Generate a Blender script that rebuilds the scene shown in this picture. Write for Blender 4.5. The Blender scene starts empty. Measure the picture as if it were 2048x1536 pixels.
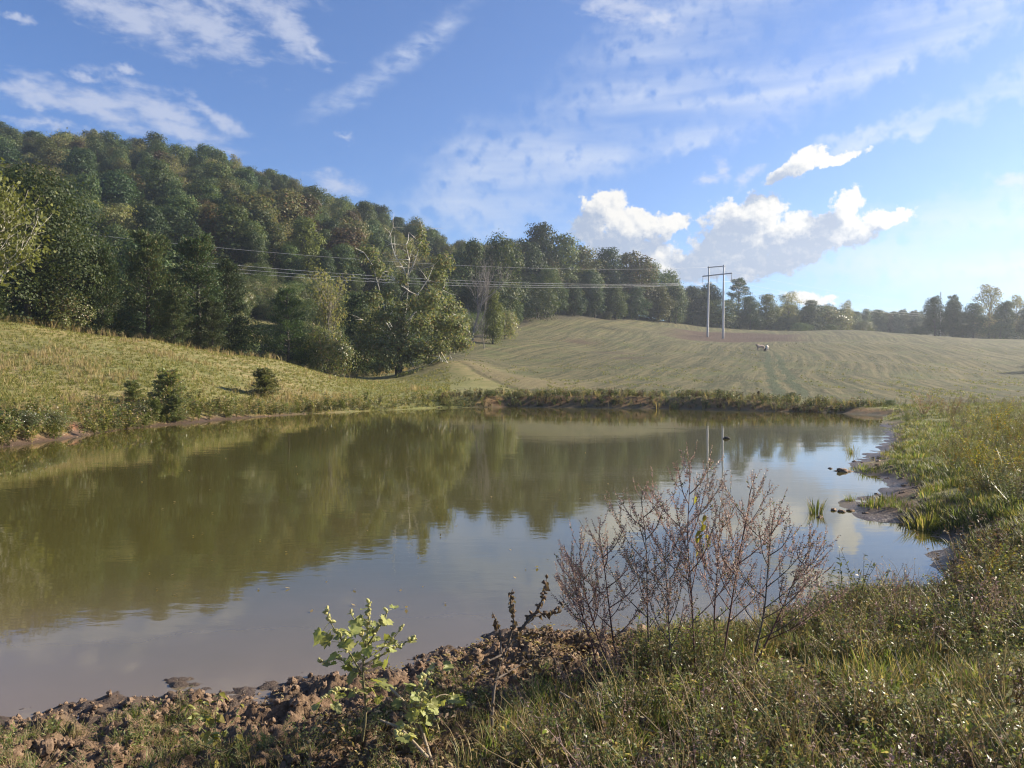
import bpy, math, random
import numpy as np
from mathutils import Vector, Matrix, Euler

# ------------------------------------------------------------------ camera
SC = bpy.context.scene
COL = SC.collection
HC, FPX, PITCH = 2.7, 1540.0, math.atan(28.0 / 1540.0)
cam_d = bpy.data.cameras.new('camera')
cam_d.sensor_width = 36.0
cam_d.lens = FPX / 2048.0 * 36.0
cam_d.clip_start, cam_d.clip_end = 0.1, 6000.0
cam = bpy.data.objects.new('camera', cam_d)
cam.location = (0, 0, HC)
cam.rotation_euler = (math.radians(90) - PITCH, 0, 0)
COL.objects.link(cam)
SC.camera = cam


def ray(px, py):
    """unit-depth direction of a photograph pixel"""
    a, b = (px - 1024.0) / FPX, (768.0 - py) / FPX
    c, s = math.cos(PITCH), math.sin(PITCH)
    return Vector((a, c + s * b, -s + c * b))


def at(px, py, d):
    r = ray(px, py)
    r = r * (d / r.y)
    return Vector((r.x, r.y, r.z + HC))


# ------------------------------------------------------------------ light
SUN_AZ, SUN_EL = math.radians(73), math.radians(25)
EXPOSURE = 1.28
SKY_STRENGTH = 0.053
HAZE_DENSITY = 0.00036
SUN_STRENGTH = 5.0
TO_SUN = Vector((math.sin(SUN_AZ) * math.cos(SUN_EL), math.cos(SUN_AZ) * math.cos(SUN_EL), math.sin(SUN_EL)))
sun_d = bpy.data.lights.new('sun', 'SUN')
sun_d.energy, sun_d.angle, sun_d.color = SUN_STRENGTH, math.radians(0.6), (1.0, 0.89, 0.72)
sun = bpy.data.objects.new('sun', sun_d)
sun.rotation_euler = (-TO_SUN).to_track_quat('-Z', 'Y').to_euler()
sun.location = (60, 30, 60)
COL.objects.link(sun)
SC.view_settings.view_transform = 'Standard'
SC.view_settings.look = 'None'
SC.view_settings.gamma = 1
SC.view_settings.use_curve_mapping = False
SC.view_settings.exposure = EXPOSURE
SC.render.engine = 'CYCLES'
SC.cycles.use_denoising = True
SC.cycles.filter_width = 1.15
SC.cycles.max_bounces = 6
SC.cycles.diffuse_bounces = 3
SC.cycles.glossy_bounces = 3
SC.cycles.transmission_bounces = 4
SC.cycles.volume_bounces = 0
SC.cycles.sample_clamp_indirect = 6.0


# ------------------------------------------------------------------ node helper
class Nodes:
    def __init__(self, tree):
        self.t = tree
        self.n = tree.nodes
        self.l = tree.links

    def put(self, sock, v):
        if v is None:
            return
        if isinstance(v, bpy.types.NodeSocket):
            self.l.new(v, sock)
        elif isinstance(v, (tuple, list)) and len(v) == 3 and sock.type == 'RGBA':
            sock.default_value = (*v, 1)
        else:
            sock.default_value = v

    def node(self, kind, **props):
        nd = self.n.new(kind)
        for k, v in props.items():
            setattr(nd, k, v)
        return nd

    def m(self, op, a, b=None, c=None, clamp=False):
        nd = self.node('ShaderNodeMath', operation=op, use_clamp=clamp)
        self.put(nd.inputs[0], a)
        self.put(nd.inputs[1], b)
        self.put(nd.inputs[2], c)
        return nd.outputs[0]

    def v(self, op, a, b=None, scale=None):
        nd = self.node('ShaderNodeVectorMath', operation=op)
        self.put(nd.inputs[0], a)
        self.put(nd.inputs[1], b)
        if scale is not None:
            self.put(nd.inputs['Scale'], scale)
        return nd.outputs['Value'] if op in ('LENGTH', 'DOT_PRODUCT', 'DISTANCE') else nd.outputs['Vector']

    def noise(self, vec, scale, detail=4.0, rough=0.55, dist=0.0, col=False, dim='3D'):
        nd = self.node('ShaderNodeTexNoise', noise_dimensions=dim)
        self.put(nd.inputs['Vector'], vec)
        nd.inputs['Scale'].default_value = scale
        nd.inputs['Detail'].default_value = detail
        nd.inputs['Roughness'].default_value = rough
        nd.inputs['Distortion'].default_value = dist
        return nd.outputs['Color' if col else 0]

    def mapping(self, vec, loc=(0, 0, 0), rot=(0, 0, 0), scale=(1, 1, 1), kind='POINT'):
        nd = self.node('ShaderNodeMapping', vector_type=kind)
        self.put(nd.inputs['Vector'], vec)
        nd.inputs['Location'].default_value = loc
        nd.inputs['Rotation'].default_value = rot
        nd.inputs['Scale'].default_value = scale
        return nd.outputs[0]

    def ramp(self, val, a, b, c=0.0, d=1.0, smooth=True):
        nd = self.node('ShaderNodeMapRange', interpolation_type='SMOOTHSTEP' if smooth else 'LINEAR')
        self.put(nd.inputs[0], val)
        for i, x in enumerate((a, b, c, d)):
            self.put(nd.inputs[i + 1], x)
        return nd.outputs[0]

    def mix(self, f, a, b, blend='MIX'):
        nd = self.node('ShaderNodeMix', data_type='RGBA', blend_type=blend)
        self.put(nd.inputs[0], f)
        self.put(nd.inputs[6], a)
        self.put(nd.inputs[7], b)
        return nd.outputs[2]

    def comb(self, x, y, z=0.0):
        nd = self.node('ShaderNodeCombineXYZ')
        self.put(nd.inputs[0], x)
        self.put(nd.inputs[1], y)
        self.put(nd.inputs[2], z)
        return nd.outputs[0]

    def sep(self, v):
        nd = self.node('ShaderNodeSeparateXYZ')
        self.put(nd.inputs[0], v)
        return nd.outputs

    def attr(self, name, out='Color'):
        nd = self.node('ShaderNodeAttribute', attribute_name=name)
        return nd.outputs[out]


# ------------------------------------------------------------------ sky and clouds (world)
def angles(px, py):
    r = ray(px, py).normalized()
    return math.degrees(math.atan2(r.x, r.y)), math.degrees(math.asin(r.z))


def build_world():
    w = bpy.data.worlds.new('World')
    SC.world = w
    w.use_nodes = True
    N = Nodes(w.node_tree)
    N.n.clear()
    out = N.node('ShaderNodeOutputWorld')
    sky = N.node('ShaderNodeTexSky', sky_type='NISHITA', sun_disc=False)
    sky.sun_elevation, sky.sun_rotation = SUN_EL, SUN_AZ
    sky.altitude, sky.air_density, sky.dust_density, sky.ozone_density = 200, 1.0, 0.05, 2.2
    tc = N.node('ShaderNodeTexCoord')
    d = N.v('NORMALIZE', tc.outputs['Generated'])
    x, y, z = N.sep(d)
    az = N.m('MULTIPLY', N.m('ARCTAN2', x, y), 57.29578)
    el = N.m('MULTIPLY', N.m('ARCSINE', z), 57.29578)
    V = N.comb(az, el, 0.0)
    up = N.ramp(el, 0.0, 1.5)

    def blobs(vec, lst):
        """largest of soft ellipses; each: px, py, half-axes in degrees, tilt in degrees"""
        cur = None
        for (px, py, rx, ry, t) in lst:
            a, e = angles(px, py)
            q = N.mapping(vec, (a, e, 0), (0, 0, math.radians(t)), (rx, ry, 1), 'TEXTURE')
            f = N.m('SUBTRACT', 1.0, N.v('LENGTH', q))
            if cur is None:
                cur = f
            else:
                nd = N.node('ShaderNodeMath', operation='SMOOTH_MAX')
                N.put(nd.inputs[0], cur); N.put(nd.inputs[1], f); nd.inputs[2].default_value = 0.25
                cur = nd.outputs[0]
        return cur

    cum = [(1205, 425, 2.2, 1.7, 20), (1270, 450, 3.6, 1.3, -12), (1340, 450, 1.8, 0.9, 20), (1180, 455, 1.6, 1.6, 0),
           (1260, 495, 4.2, 1.4, -8),
           (1490, 440, 3.2, 1.9, -5), (1520, 418, 2.3, 1.1, 0), (1600, 470, 5.5, 1.6, 6), (1440, 500, 3.2, 2.2, 20),
           (1480, 525, 5.0, 1.5, 0), (1370, 535, 5.5, 1.4, -4), (1694, 408, 1.3, 1.2, 40), (1665, 460, 2.4, 1.3, 25), (1735, 455, 2.4, 0.9, 24), (1790, 434, 1.5, 0.55, 15),
           (1590, 505, 4.0, 1.3, 24),
           (1605, 326, 2.1, 0.9, 28), (1660, 318, 2.6, 0.5, 8), (1565, 346, 1.5, 0.5, 25), 
           (1606, 592, 1.6, 0.55, -10), (1640, 600, 1.4, 0.4, 0),
           (1340, 592, 3.0, 0.8, 0)]
    w1 = N.v('SUBTRACT', N.noise(V, 0.55, 3.0, 0.55, col=True), (0.5, 0.5, 0.5))
    w2 = N.v('SUBTRACT', N.noise(V, 1.9, 4.0, 0.6, col=True), (0.5, 0.5, 0.5))
    warp = N.v('ADD', N.v('SCALE', w1, scale=1.1), N.v('SCALE', w2, scale=0.8))

    def cumulus(vec):
        b = blobs(N.v('ADD', vec, warp), cum)
        return b

    def detail(vec):
        n = N.noise(vec, 1.0, 10.0, 0.62)
        return N.m('MULTIPLY', N.m('SUBTRACT', n, 0.5), 1.5)

    b0 = N.m('SUBTRACT', N.m('ADD', cumulus(V), detail(V)), 0.06)
    off = N.v('ADD', V, (1.5, 1.35, 0.0))
    b1 = N.m('ADD', cumulus(off), N.m('MULTIPLY', detail(off), 1.2))
    off2 = N.v('ADD', V, (0.22, 0.25, 0.0))
    b2 = detail(off2)
    dens = N.ramp(b0, -0.02, 0.26)
    depth = N.ramp(b1, -0.3, 0.6)
    fine = N.m('SUBTRACT', detail(V), b2)
    shade = N.m('SUBTRACT', depth, N.m('MULTIPLY', fine, 0.9), clamp=True)
    ccol = N.mix(shade, (0.90, 0.875, 0.82), (0.34, 0.42, 0.57))

    # patchy altocumulus, upper left
    alto = [(70, 190, 4.6, 0.9, -6), (200, 215, 5.2, 1.15, -12), (330, 230, 5.2, 1.3, -20), (430, 235, 3.0, 0.7, -28), (370, 262, 3.4, 0.8, -16), (95, 250, 3, .5, 0),
            (250, 25, 7.5, 1.7, -12), (400, 45, 5.5, 1.9, -20), (560, 40, 4.6, 1.4, -35), (620, 88, 1.8, 0.6, -38), (440, -20, 6, 1.6, 0), (255, 134, 1.3, .4, -5), (170, 155, 1.4, .45, -10), (35, 38, 1, .35, 0),
            (1230, 10, 4.4, 1.1, -14), (1320, 40, 2.2, 0.6, -22), (690, 275, 1.0, .3, 0), (1498, 352, 1.3, 0.6, 35), (1446, 342, 0.8, 1.0, 15), (1413, 360, 1.0, 0.6, 0), (675, 371, 2.6, 1.0, -6), (2034, 364, 1.1, 0.6, 0)]
    ba = blobs(N.v('ADD', V, N.v('SCALE', warp, scale=1.1)), alto)
    na = N.noise(N.mapping(V, rot=(0, 0, math.radians(20)), scale=(0.5, 1.25, 1)), 1.0, 8.0, 0.58, 0.3)
    alt = N.m('MULTIPLY', N.ramp(N.m('ADD', ba, N.m('MULTIPLY', N.m('SUBTRACT', na, 0.46), 2.3)), 0.0, 1.1), 0.66)

    # cirrus veils
    ci = [(1000, 350, 9.0, 5.0, 20), (1150, 300, 11, 4.5, 25), (1330, 200, 12, 3.0, 24), (1560, 170, 12, 3.2, 14), (1430, 230, 8, 1.6, 28), (1770, 105, 5, 2.2, 35),
          (1880, 40, 14, 2.6, 12), (2020, 165, 6, 1.6, 18), (1800, 250, 8, 1.0, 8), (1950, 420, 12, 1.6, 4), (1900, 500, 14, 3.0, 2), (2000, 560, 16, 2.2, 0), (1950, 620, 20, 2.0, 0),
          (1400, 60, 14, 4.0, 20), (1000, 420, 10, 2.5, 0)]
    wv = N.v('ADD', V, N.v('SCALE', w1, scale=4.0))
    bc = blobs(wv, ci)
    n1 = N.noise(N.mapping(V, rot=(0, 0, math.radians(-26)), scale=(0.05, 0.36, 1)), 1.0, 7.0, 0.52, 0.15)
    n2 = N.noise(N.mapping(V, rot=(0, 0, math.radians(-10)), scale=(0.11, 0.7, 1)), 1.0, 7.0, 0.52, 0.1)
    ns = N.m('ADD', N.m('MULTIPLY', n1, 0.8), N.m('MULTIPLY', n2, 0.2))
    thin = blobs(N.v('ADD', V, N.v('SCALE', w1, scale=1.5)), [(830, 100, 7.5, 1.3, 33), (700, 190, 5.5, 1.2, 28), (880, 65, 2.5, .9, 30)])
    thin = N.m('MULTIPLY', N.m('MULTIPLY', N.ramp(thin, 0.0, 1.0), N.ramp(na, 0.3, 0.75)), 0.62)
    cir = N.m('MULTIPLY', N.m('MULTIPLY', N.ramp(bc, 0.0, 0.75), N.ramp(ns, 0.29, 0.72)), 0.76)
    cir = N.m('MAXIMUM', cir, thin)
    # generic high cloud elsewhere in the sky, outside the view
    gen = N.noise(N.mapping(V, rot=(0, 0, math.radians(-20)), scale=(0.05, 0.14, 1)), 1.0, 7.0, 0.6)
    outv = N.ramp(N.m('ABSOLUTE', az), 36.0, 55.0)
    gen = N.m('MULTIPLY', N.m('MULTIPLY', N.ramp(gen, 0.5, 0.75), 0.4), N.m('MAXIMUM', outv, N.ramp(el, 30.0, 45.0)))
    cir = N.m('MAXIMUM', cir, gen)

    skc = N.mix(1.0, sky.outputs[0], (0.74, 0.95, 1.33), 'MULTIPLY')
    bg = N.node('ShaderNodeBackground')
    N.put(bg.inputs[0], skc); bg.inputs[1].default_value = SKY_STRENGTH

    def cloud(colour, fac, under):
        b = N.node('ShaderNodeBackground')
        N.put(b.inputs[0], colour)
        b.inputs[1].default_value = 0.46
        mx = N.node('ShaderNodeMixShader')
        N.put(mx.inputs[0], N.m('MULTIPLY', fac, up))
        N.l.new(under, mx.inputs[1]); N.l.new(b.outputs[0], mx.inputs[2])
        return mx.outputs[0]
    s = cloud((0.66, 0.72, 0.84), cir, bg.outputs[0])
    s = cloud((0.62, 0.66, 0.78), alt, s)
    s = cloud(ccol, dens, s)
    N.l.new(s, out.inputs[0])


build_world()


# ------------------------------------------------------------------ number helpers
def hash2(ix, iy, seed):
    h = (ix.astype(np.int64) * 374761393 + iy.astype(np.int64) * 668265263 + seed * 974711) & 0xFFFFFFFF
    h = ((h ^ (h >> 13)) * 1274126177) & 0xFFFFFFFF
    h = (h ^ (h >> 16)) & 0xFFFFFF
    return h / float(0xFFFFFF)


def vnoise(x, y, seed=0):
    x, y = np.asarray(x, float), np.asarray(y, float)
    ix, iy = np.floor(x), np.floor(y)
    fx, fy = x - ix, y - iy
    fx, fy = fx * fx * (3 - 2 * fx), fy * fy * (3 - 2 * fy)
    a, b = hash2(ix, iy, seed), hash2(ix + 1, iy, seed)
    c, d = hash2(ix, iy + 1, seed), hash2(ix + 1, iy + 1, seed)
    return (a * (1 - fx) + b * fx) * (1 - fy) + (c * (1 - fx) + d * fx) * fy


def fbm(x, y, octv=4, seed=0, gain=0.5):
    s, a, t = 0.0, 1.0, 0.0
    for i in range(octv):
        s = s + a * (vnoise(x, y, seed + i * 17) - 0.5) * 2
        t += a
        x, y = x * 2.03 + 5.1, y * 2.03 - 3.7
        a *= gain
    return s / t


def sstep(a, b, x):
    t = np.clip((x - a) / (b - a), 0, 1)
    return t * t * (3 - 2 * t)


# ------------------------------------------------------------------ terrain
CTRL = []


def column(px, rows):
    for d, z in rows:
        CTRL.append(((px - 1024) / FPX * d, d, z))


for px, zs in ((-400, (1.1, .6, .2, .05)), (200, (1.1, .62, .3, .06)), (800, (1.1, .72, .48, .2)), (1300, (1.1, .8, .62, .38)), (1900, (1.1, .9, .72, .5)), (2700, (1.2, 1.0, .9, .8))):
    column(px, zip((1.0, 2.8, 4.3, 6.2), zs))
column(1750, [(9, .2), (13, .12)])
column(2048, [(9, .42), (13, .45), (20, .5), (30, .55), (45, .5), (62, .5), (85, 1.2), (105, 2.0), (140, 4.5), (200, 9.2), (235, 11.7), (262, 12.4), (300, 13), (420, 20), (600, 26)])
column(2700, [(13, .9), (30, 1.1), (60, 2), (150, 8), (300, 14), (600, 25)])
column(1850, [(18, .25), (30, .3), (45, .35)])
column(600, [(15, 0), (30, 0)])
column(0, [(15, 0)])
column(1200, [(14, 0), (30, 0)])
column(-500, [(22, 0.1), (27, 1.2), (35, 2.2), (50, 5), (65, 8), (100, 10), (150, 28), (220, 55), (330, 87), (420, 76), (600, 60)])
column(0, [(28.6, .55), (36, 1.35), (46, 2.7), (55, 4.5), (66, 7.0), (80, 7.2), (100, 7.6), (120, 11.5), (170, 31), (220, 51), (280, 74), (330, 89), (400, 80), (600, 60)])
column(300, [(39, .45), (43, 1.2), (48, 2.2), (60, 4.0), (72, 5.5), (85, 5), (105, 6), (125, 10), (180, 31), (250, 60), (320, 80), (400, 70), (600, 55)])
column(550, [(48.5, .4), (56, 1.6), (66, 2.7), (80, 3.74), (92, 3.2), (105, 4), (125, 9), (180, 26), (250, 50), (310, 67), (400, 58), (600, 45)])
column(800, [(56, .45), (60, .75), (75, 1.15), (95, 1.65), (115, 2.6), (145, 7), (200, 20), (260, 37), (300, 49), (380, 44), (600, 40)])
column(930, [(59, .8), (78, 1.6), (96, 3.2), (110, 4.0), (125, 5.0), (150, 7.8)])
column(1000, [(59, .8), (85, 1.7), (125, 4.3), (165, 9.1), (200, 14.4), (225, 18), (260, 29), (290, 37), (380, 36), (600, 36)])
column(1200, [(57, .8), (70, .95), (105, 2.7), (155, 6.7), (215, 13.9), (240, 17.5), (262, 22), (285, 27), (380, 28), (600, 30)])
column(1430, [(56, .8), (80, 1.4), (120, 3.5), (160, 6.5), (200, 9.8), (233, 12.5), (270, 16.7), (300, 19.5), (330, 20.5), (400, 22), (600, 25)])
column(1700, [(50, .35), (58, .5), (85, 1.6), (120, 3.5), (165, 7), (230, 13.2), (270, 16.7), (330, 17.5), (420, 25), (600, 30)])
for px in (-500, 300, 1000, 1700, 2700):
    column(px, [(1500, 45)])
CTRL = np.array(CTRL)


def tps_uv(x, y):
    r = np.hypot(x, y)
    th = np.arctan2(x, y)
    return np.clip(th, -1.0, 1.0) * 3.0, np.log(np.maximum(r, 0.8))


def _U(r2):
    return r2 * np.log(r2 + 1e-12)


cu, cv = tps_uv(CTRL[:, 0], CTRL[:, 1])
_n = len(CTRL)
_K = _U((cu[:, None] - cu[None]) ** 2 + (cv[:, None] - cv[None]) ** 2) + np.eye(_n) * 0.002
_P = np.stack([np.ones(_n), cu, cv], 1)
_A = np.block([[_K, _P], [_P.T, np.zeros((3, 3))]])
_W = np.linalg.solve(_A, np.concatenate([CTRL[:, 2], np.zeros(3)]))


def tps(x, y):
    u, v = tps_uv(x, y)
    z = _W[_n] + _W[_n + 1] * u + _W[_n + 2] * v
    for i in range(_n):
        z = z + _W[i] * _U((u - cu[i]) ** 2 + (v - cv[i]) ** 2)
    return z


SHORE_PX = [(-900, 1000), (-900, 1640), (-400, 1570), (0, 1448), (60, 1428), (200, 1398), (330, 1390), (430, 1372), (520, 1385), (600, 1352), (700, 1345), (800, 1322), (870, 1294),
            (960, 1286), (1000, 1272), (1120, 1268), (1200, 1290), (1300, 1276), (1400, 1264), (1500, 1248), (1600, 1220), (1700, 1200), (1800, 1192), (1900, 1165),
            (1868, 1124), (1895, 1092), (1860, 1074), (1800, 1047), (1730, 1032), (1692, 1009), (1740, 990), (1785, 975), (1768, 957), (1705, 950), (1672, 942),
            (1700, 926), (1745, 906), (1775, 890), (1765, 860), (1756, 842), (1752, 832), (1650, 826), (1500, 822), (1300, 817.5), (1030, 814), (870, 816), (700, 824), (600, 829),
            (450, 839), (300, 854), (200, 868), (130, 878), (0, 896), (-400, 955)]


def on_plane(px, py, z=0.0):
    r = ray(px, py)
    t = (z - HC) / r.z
    return r.x * t, r.y * t


SHORE = np.array([on_plane(*p) for p in SHORE_PX])


def shore_sd(x, y):
    """signed distance to the waterline, positive on land"""
    x, y = np.asarray(x, float), np.asarray(y, float)
    best = np.full(x.shape, 1e9)
    inside = np.zeros(x.shape, bool)
    m = len(SHORE)
    for i in range(m):
        ax, ay = SHORE[i]
        bx, by = SHORE[(i + 1) % m]
        dx, dy = bx - ax, by - ay
        t = np.clip(((x - ax) * dx + (y - ay) * dy) / (dx * dx + dy * dy), 0, 1)
        best = np.minimum(best, (x - ax - t * dx) ** 2 + (y - ay - t * dy) ** 2)
        cond = (ay > y) != (by > y)
        xi = ax + (y - ay) / (dy if abs(dy) > 1e-9 else 1e-9) * dx
        inside ^= cond & (x < xi)
    d = np.sqrt(best)
    return np.where(inside, -d, d)


TREE_D = np.array([(-900, 75), (-400, 72), (0, 68), (300, 76), (550, 84), (700, 94), (830, 112), (900, 138), (1000, 176), (1060, 218), (1200, 243), (1370, 288), (1500, 298), (1700, 300), (1850, 262), (2048, 243), (2700, 240)])


def pxd(x, y):
    y = np.maximum(np.asarray(y, float), 0.05)
    return 1024 + FPX * np.asarray(x, float) / y, y


def tree_edge(px):
    return np.interp(px, TREE_D[:, 0], TREE_D[:, 1])


def terrain(x, y):
    """height and the masks that drive colour"""
    x, y = np.asarray(x, float), np.asarray(y, float)
    r = np.hypot(x, y)
    px, d = pxd(x, y)
    z0 = tps(x, y)
    back = sstep(0.0, -8.0, y)
    z0 = z0 * (1 - back) + (1.3 + 0.01 * r) * back
    sd = shore_sd(x, y)
    near = sstep(13.0, 8.0, r)
    amp = np.where(r < 13, 0.10, 0.02 * np.minimum(r, 40))
    s = sd + amp * fbm(x / (0.25 + 0.02 * r.clip(0, 60)) * 0.35, y / (0.25 + 0.02 * r.clip(0, 60)) * 0.35, 4, 3)
    w = 0.7 + 0.035 * np.minimum(r, 60)
    left = sstep(750, 500, px) * sstep(18, 26, r)
    far = sstep(46, 52, r)
    w = w * (1 - 0.45 * np.maximum(left, far))
    k = sstep(0.0, 1.0, s / w)
    rough = fbm(x * 0.45, y * 0.45, 4, 11) * 0.10 * sstep(12, 40, r) + fbm(x * 0.05, y * 0.05, 3, 12) * 0.6 * sstep(60, 140, r)
    z = np.maximum(z0, 0.06) + rough
    z = np.where(s > 0, z * k + 0.05 * np.minimum(s, 0.6), np.maximum(s * 0.16, -1.2))
    ax_, ay_, bx_, by_ = -11.6, 100.0, 5.5, 68.0
    tt = np.clip(((x - ax_) * (bx_ - ax_) + (y - ay_) * (by_ - ay_)) / ((bx_ - ax_) ** 2 + (by_ - ay_) ** 2), 0, 1)
    kd = np.hypot(x - ax_ - tt * (bx_ - ax_), y - ay_ - tt * (by_ - ay_))
    z = z + 0.85 * np.exp(-(kd / 5.5) ** 2) * sstep(1.0, 0.55, tt) * sstep(0.0, 0.15, tt + 0.1)
    # trodden clods on the near mud, low mud bars and puddles along its edge
    mudz = near * sstep(1600, 1250, px + 60 * fbm(x * 2, y * 2, 3, 4)) * sstep(3.4, 4.2, r)
    c1 = fbm(x * 6.5, y * 6.5, 5, 21, 0.74)
    c2 = np.abs(fbm(x * 3.1, y * 3.1, 3, 22))
    bar = near * np.exp(-((sd + 0.15) / 0.60) ** 2)
    pud = mudz * sstep(900, 500, px) * np.exp(-((sd - 0.45) / 0.4) ** 2)
    z = z - pud * 0.22 * np.clip(fbm(x * 1.6, y * 2.4, 2, 29) + 0.05, 0, 1)
    z = z + mudz * (sstep(-0.1, 0.5, sd) * (0.15 * c1 + 0.10 * (0.35 - c2))) + bar * (0.13 * fbm(x * 2.4, y * 3.6, 5, 23, 0.62) + 0.008)
    rb = sstep(1600, 1720, px) * sstep(7.5, 10, r) * sstep(48, 40, r)
    z = z + rb * np.exp(-((sd - 0.2) / 0.9) ** 2) * 0.08 * fbm(x * 1.3, y * 1.3, 4, 24, 0.6)
    # vegetation hummocks
    z = z + near * (1 - mudz) * 0.05 * fbm(x * 2.2, y * 2.2, 4, 25)
    td = tree_edge(px)
    forest = sstep(-4, 6, d - td + 5 * fbm(x * 0.06, y * 0.06, 3, 31))
    gap = np.exp(-((px - 528) / 45) ** 2) * np.exp(-((d - 121) / 9.0) ** 2)
    forest = forest * (1 - np.clip(gap * 2.5, 0, 1))
    field = sstep(-10, 10, px - np.interp(d, [50, 60, 80, 100, 130, 200], [1060, 1080, 960, 900, 830, 700])) * sstep(54, 60, r)
    mud = np.maximum(near * np.maximum(mudz, sstep(0.5, 0.1, sd)), rb * sstep(1.7, 0.6, sd + 1.1 * fbm(x, y, 3, 41)))
    red = np.exp(-((px - 150) / 30) ** 2) * sstep(33.5, 32.0, d) * sstep(28, 29.5, d)
    farbank = sstep(2.6, 0.9, sd) * sstep(46, 52, r) * sstep(900, 1000, px)
    mud = np.maximum(mud, np.maximum(red, np.maximum(farbank * 0.75, left * sstep(0.75, 0.25, sd))))
    # bare earth around the poles and two worn strips on the field
    pn = 26 * fbm(x * 0.05, y * 0.12, 4, 51)
    dirt = sstep(1290, 1400, px + pn) * sstep(1640, 1560, px + pn) * sstep(-1, 3, d - (206 + pn * 0.15 - (px - 1420) * 0.02)) * sstep(4, -3, d - (262 + pn * 0.3 - np.abs(px - 1440) * 0.10))
    for (cx, cd, wx, wd) in ((1168, 176, 34, 5), (1250, 134, 40, 2.2), (1230, 150, 50, 2.0), (960, 158, 30, 4)):
        dirt = np.maximum(dirt, 0.8 * np.exp(-((px - cx + pn * 1.3) / wx) ** 2 - ((d - cd + pn * 0.2) / wd) ** 2))
    dry = np.exp(-((px - 905 - (d - 96) * -5) / 75) ** 2) * sstep(68, 76, d) * sstep(116, 106, d)
    dry = np.maximum(dry * 0.6, 0.6 * np.exp(-(kd / 5.0) ** 2) * sstep(66, 72, d))
    dry = np.maximum(dry, left * np.clip(0.5 + 1.4 * fbm(x * 0.16, y * 0.22, 4, 61), 0, 1) * 0.8)
    return z, sd, np.clip(mud, 0, 1), np.clip(field, 0, 1), np.clip(forest, 0, 1), np.clip(dirt, 0, 1), np.clip(dry, 0, 1)


def H(x, y):
    return float(terrain(np.array([x], float), np.array([y], float))[0][0])


# ------------------------------------------------------------------ object helpers
def make_mesh(name, V, F, mat=None, smooth=False):
    """V (n,3); F: list of (m,k) index arrays"""
    me = bpy.data.meshes.new(name)
    V = np.ascontiguousarray(V, np.float32)
    F = [np.asarray(f, np.int32) for f in F if len(f)]
    me.vertices.add(len(V))
    me.vertices.foreach_set('co', V.ravel())
    if F:
        loops = np.concatenate([f.ravel() for f in F])
        tot = np.concatenate([np.full(len(f), f.shape[1], np.int32) for f in F])
        start = np.concatenate([[0], np.cumsum(tot)[:-1]]).astype(np.int32)
        me.loops.add(len(loops))
        me.loops.foreach_set('vertex_index', loops)
        me.polygons.add(len(tot))
        me.polygons.foreach_set('loop_start', start)
        me.polygons.foreach_set('loop_total', tot)
        if smooth:
            me.polygons.foreach_set('use_smooth', np.ones(len(tot), bool))
    me.update(calc_edges=True)
    me.validate()
    if mat:
        me.materials.append(mat)
    return me


def tag(o, label=None, cat=None, group=None, kind=None):
    if label:
        o['label'] = label
    if cat:
        o['category'] = cat
    if group:
        o['group'] = group
    if kind:
        o['kind'] = kind
    return o


def obj(name, mesh, parent=None, link=True):
    o = bpy.data.objects.new(name, mesh)
    if link:
        COL.objects.link(o)
    if parent is not None:
        o.parent = parent
    return o


def empty(name, loc, rz=0.0, s=1.0):
    o = bpy.data.objects.new(name, None)
    o.empty_display_size = 0.2
    o.location = loc
    o.rotation_euler = (0, 0, rz)
    o.scale = (s, s, s)
    COL.objects.link(o)
    return o


def copy_tree(o, parent=None):
    c = o.copy()
    COL.objects.link(c)
    c.parent = parent
    for ch in o.children:
        copy_tree(ch, c)
    return c


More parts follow.
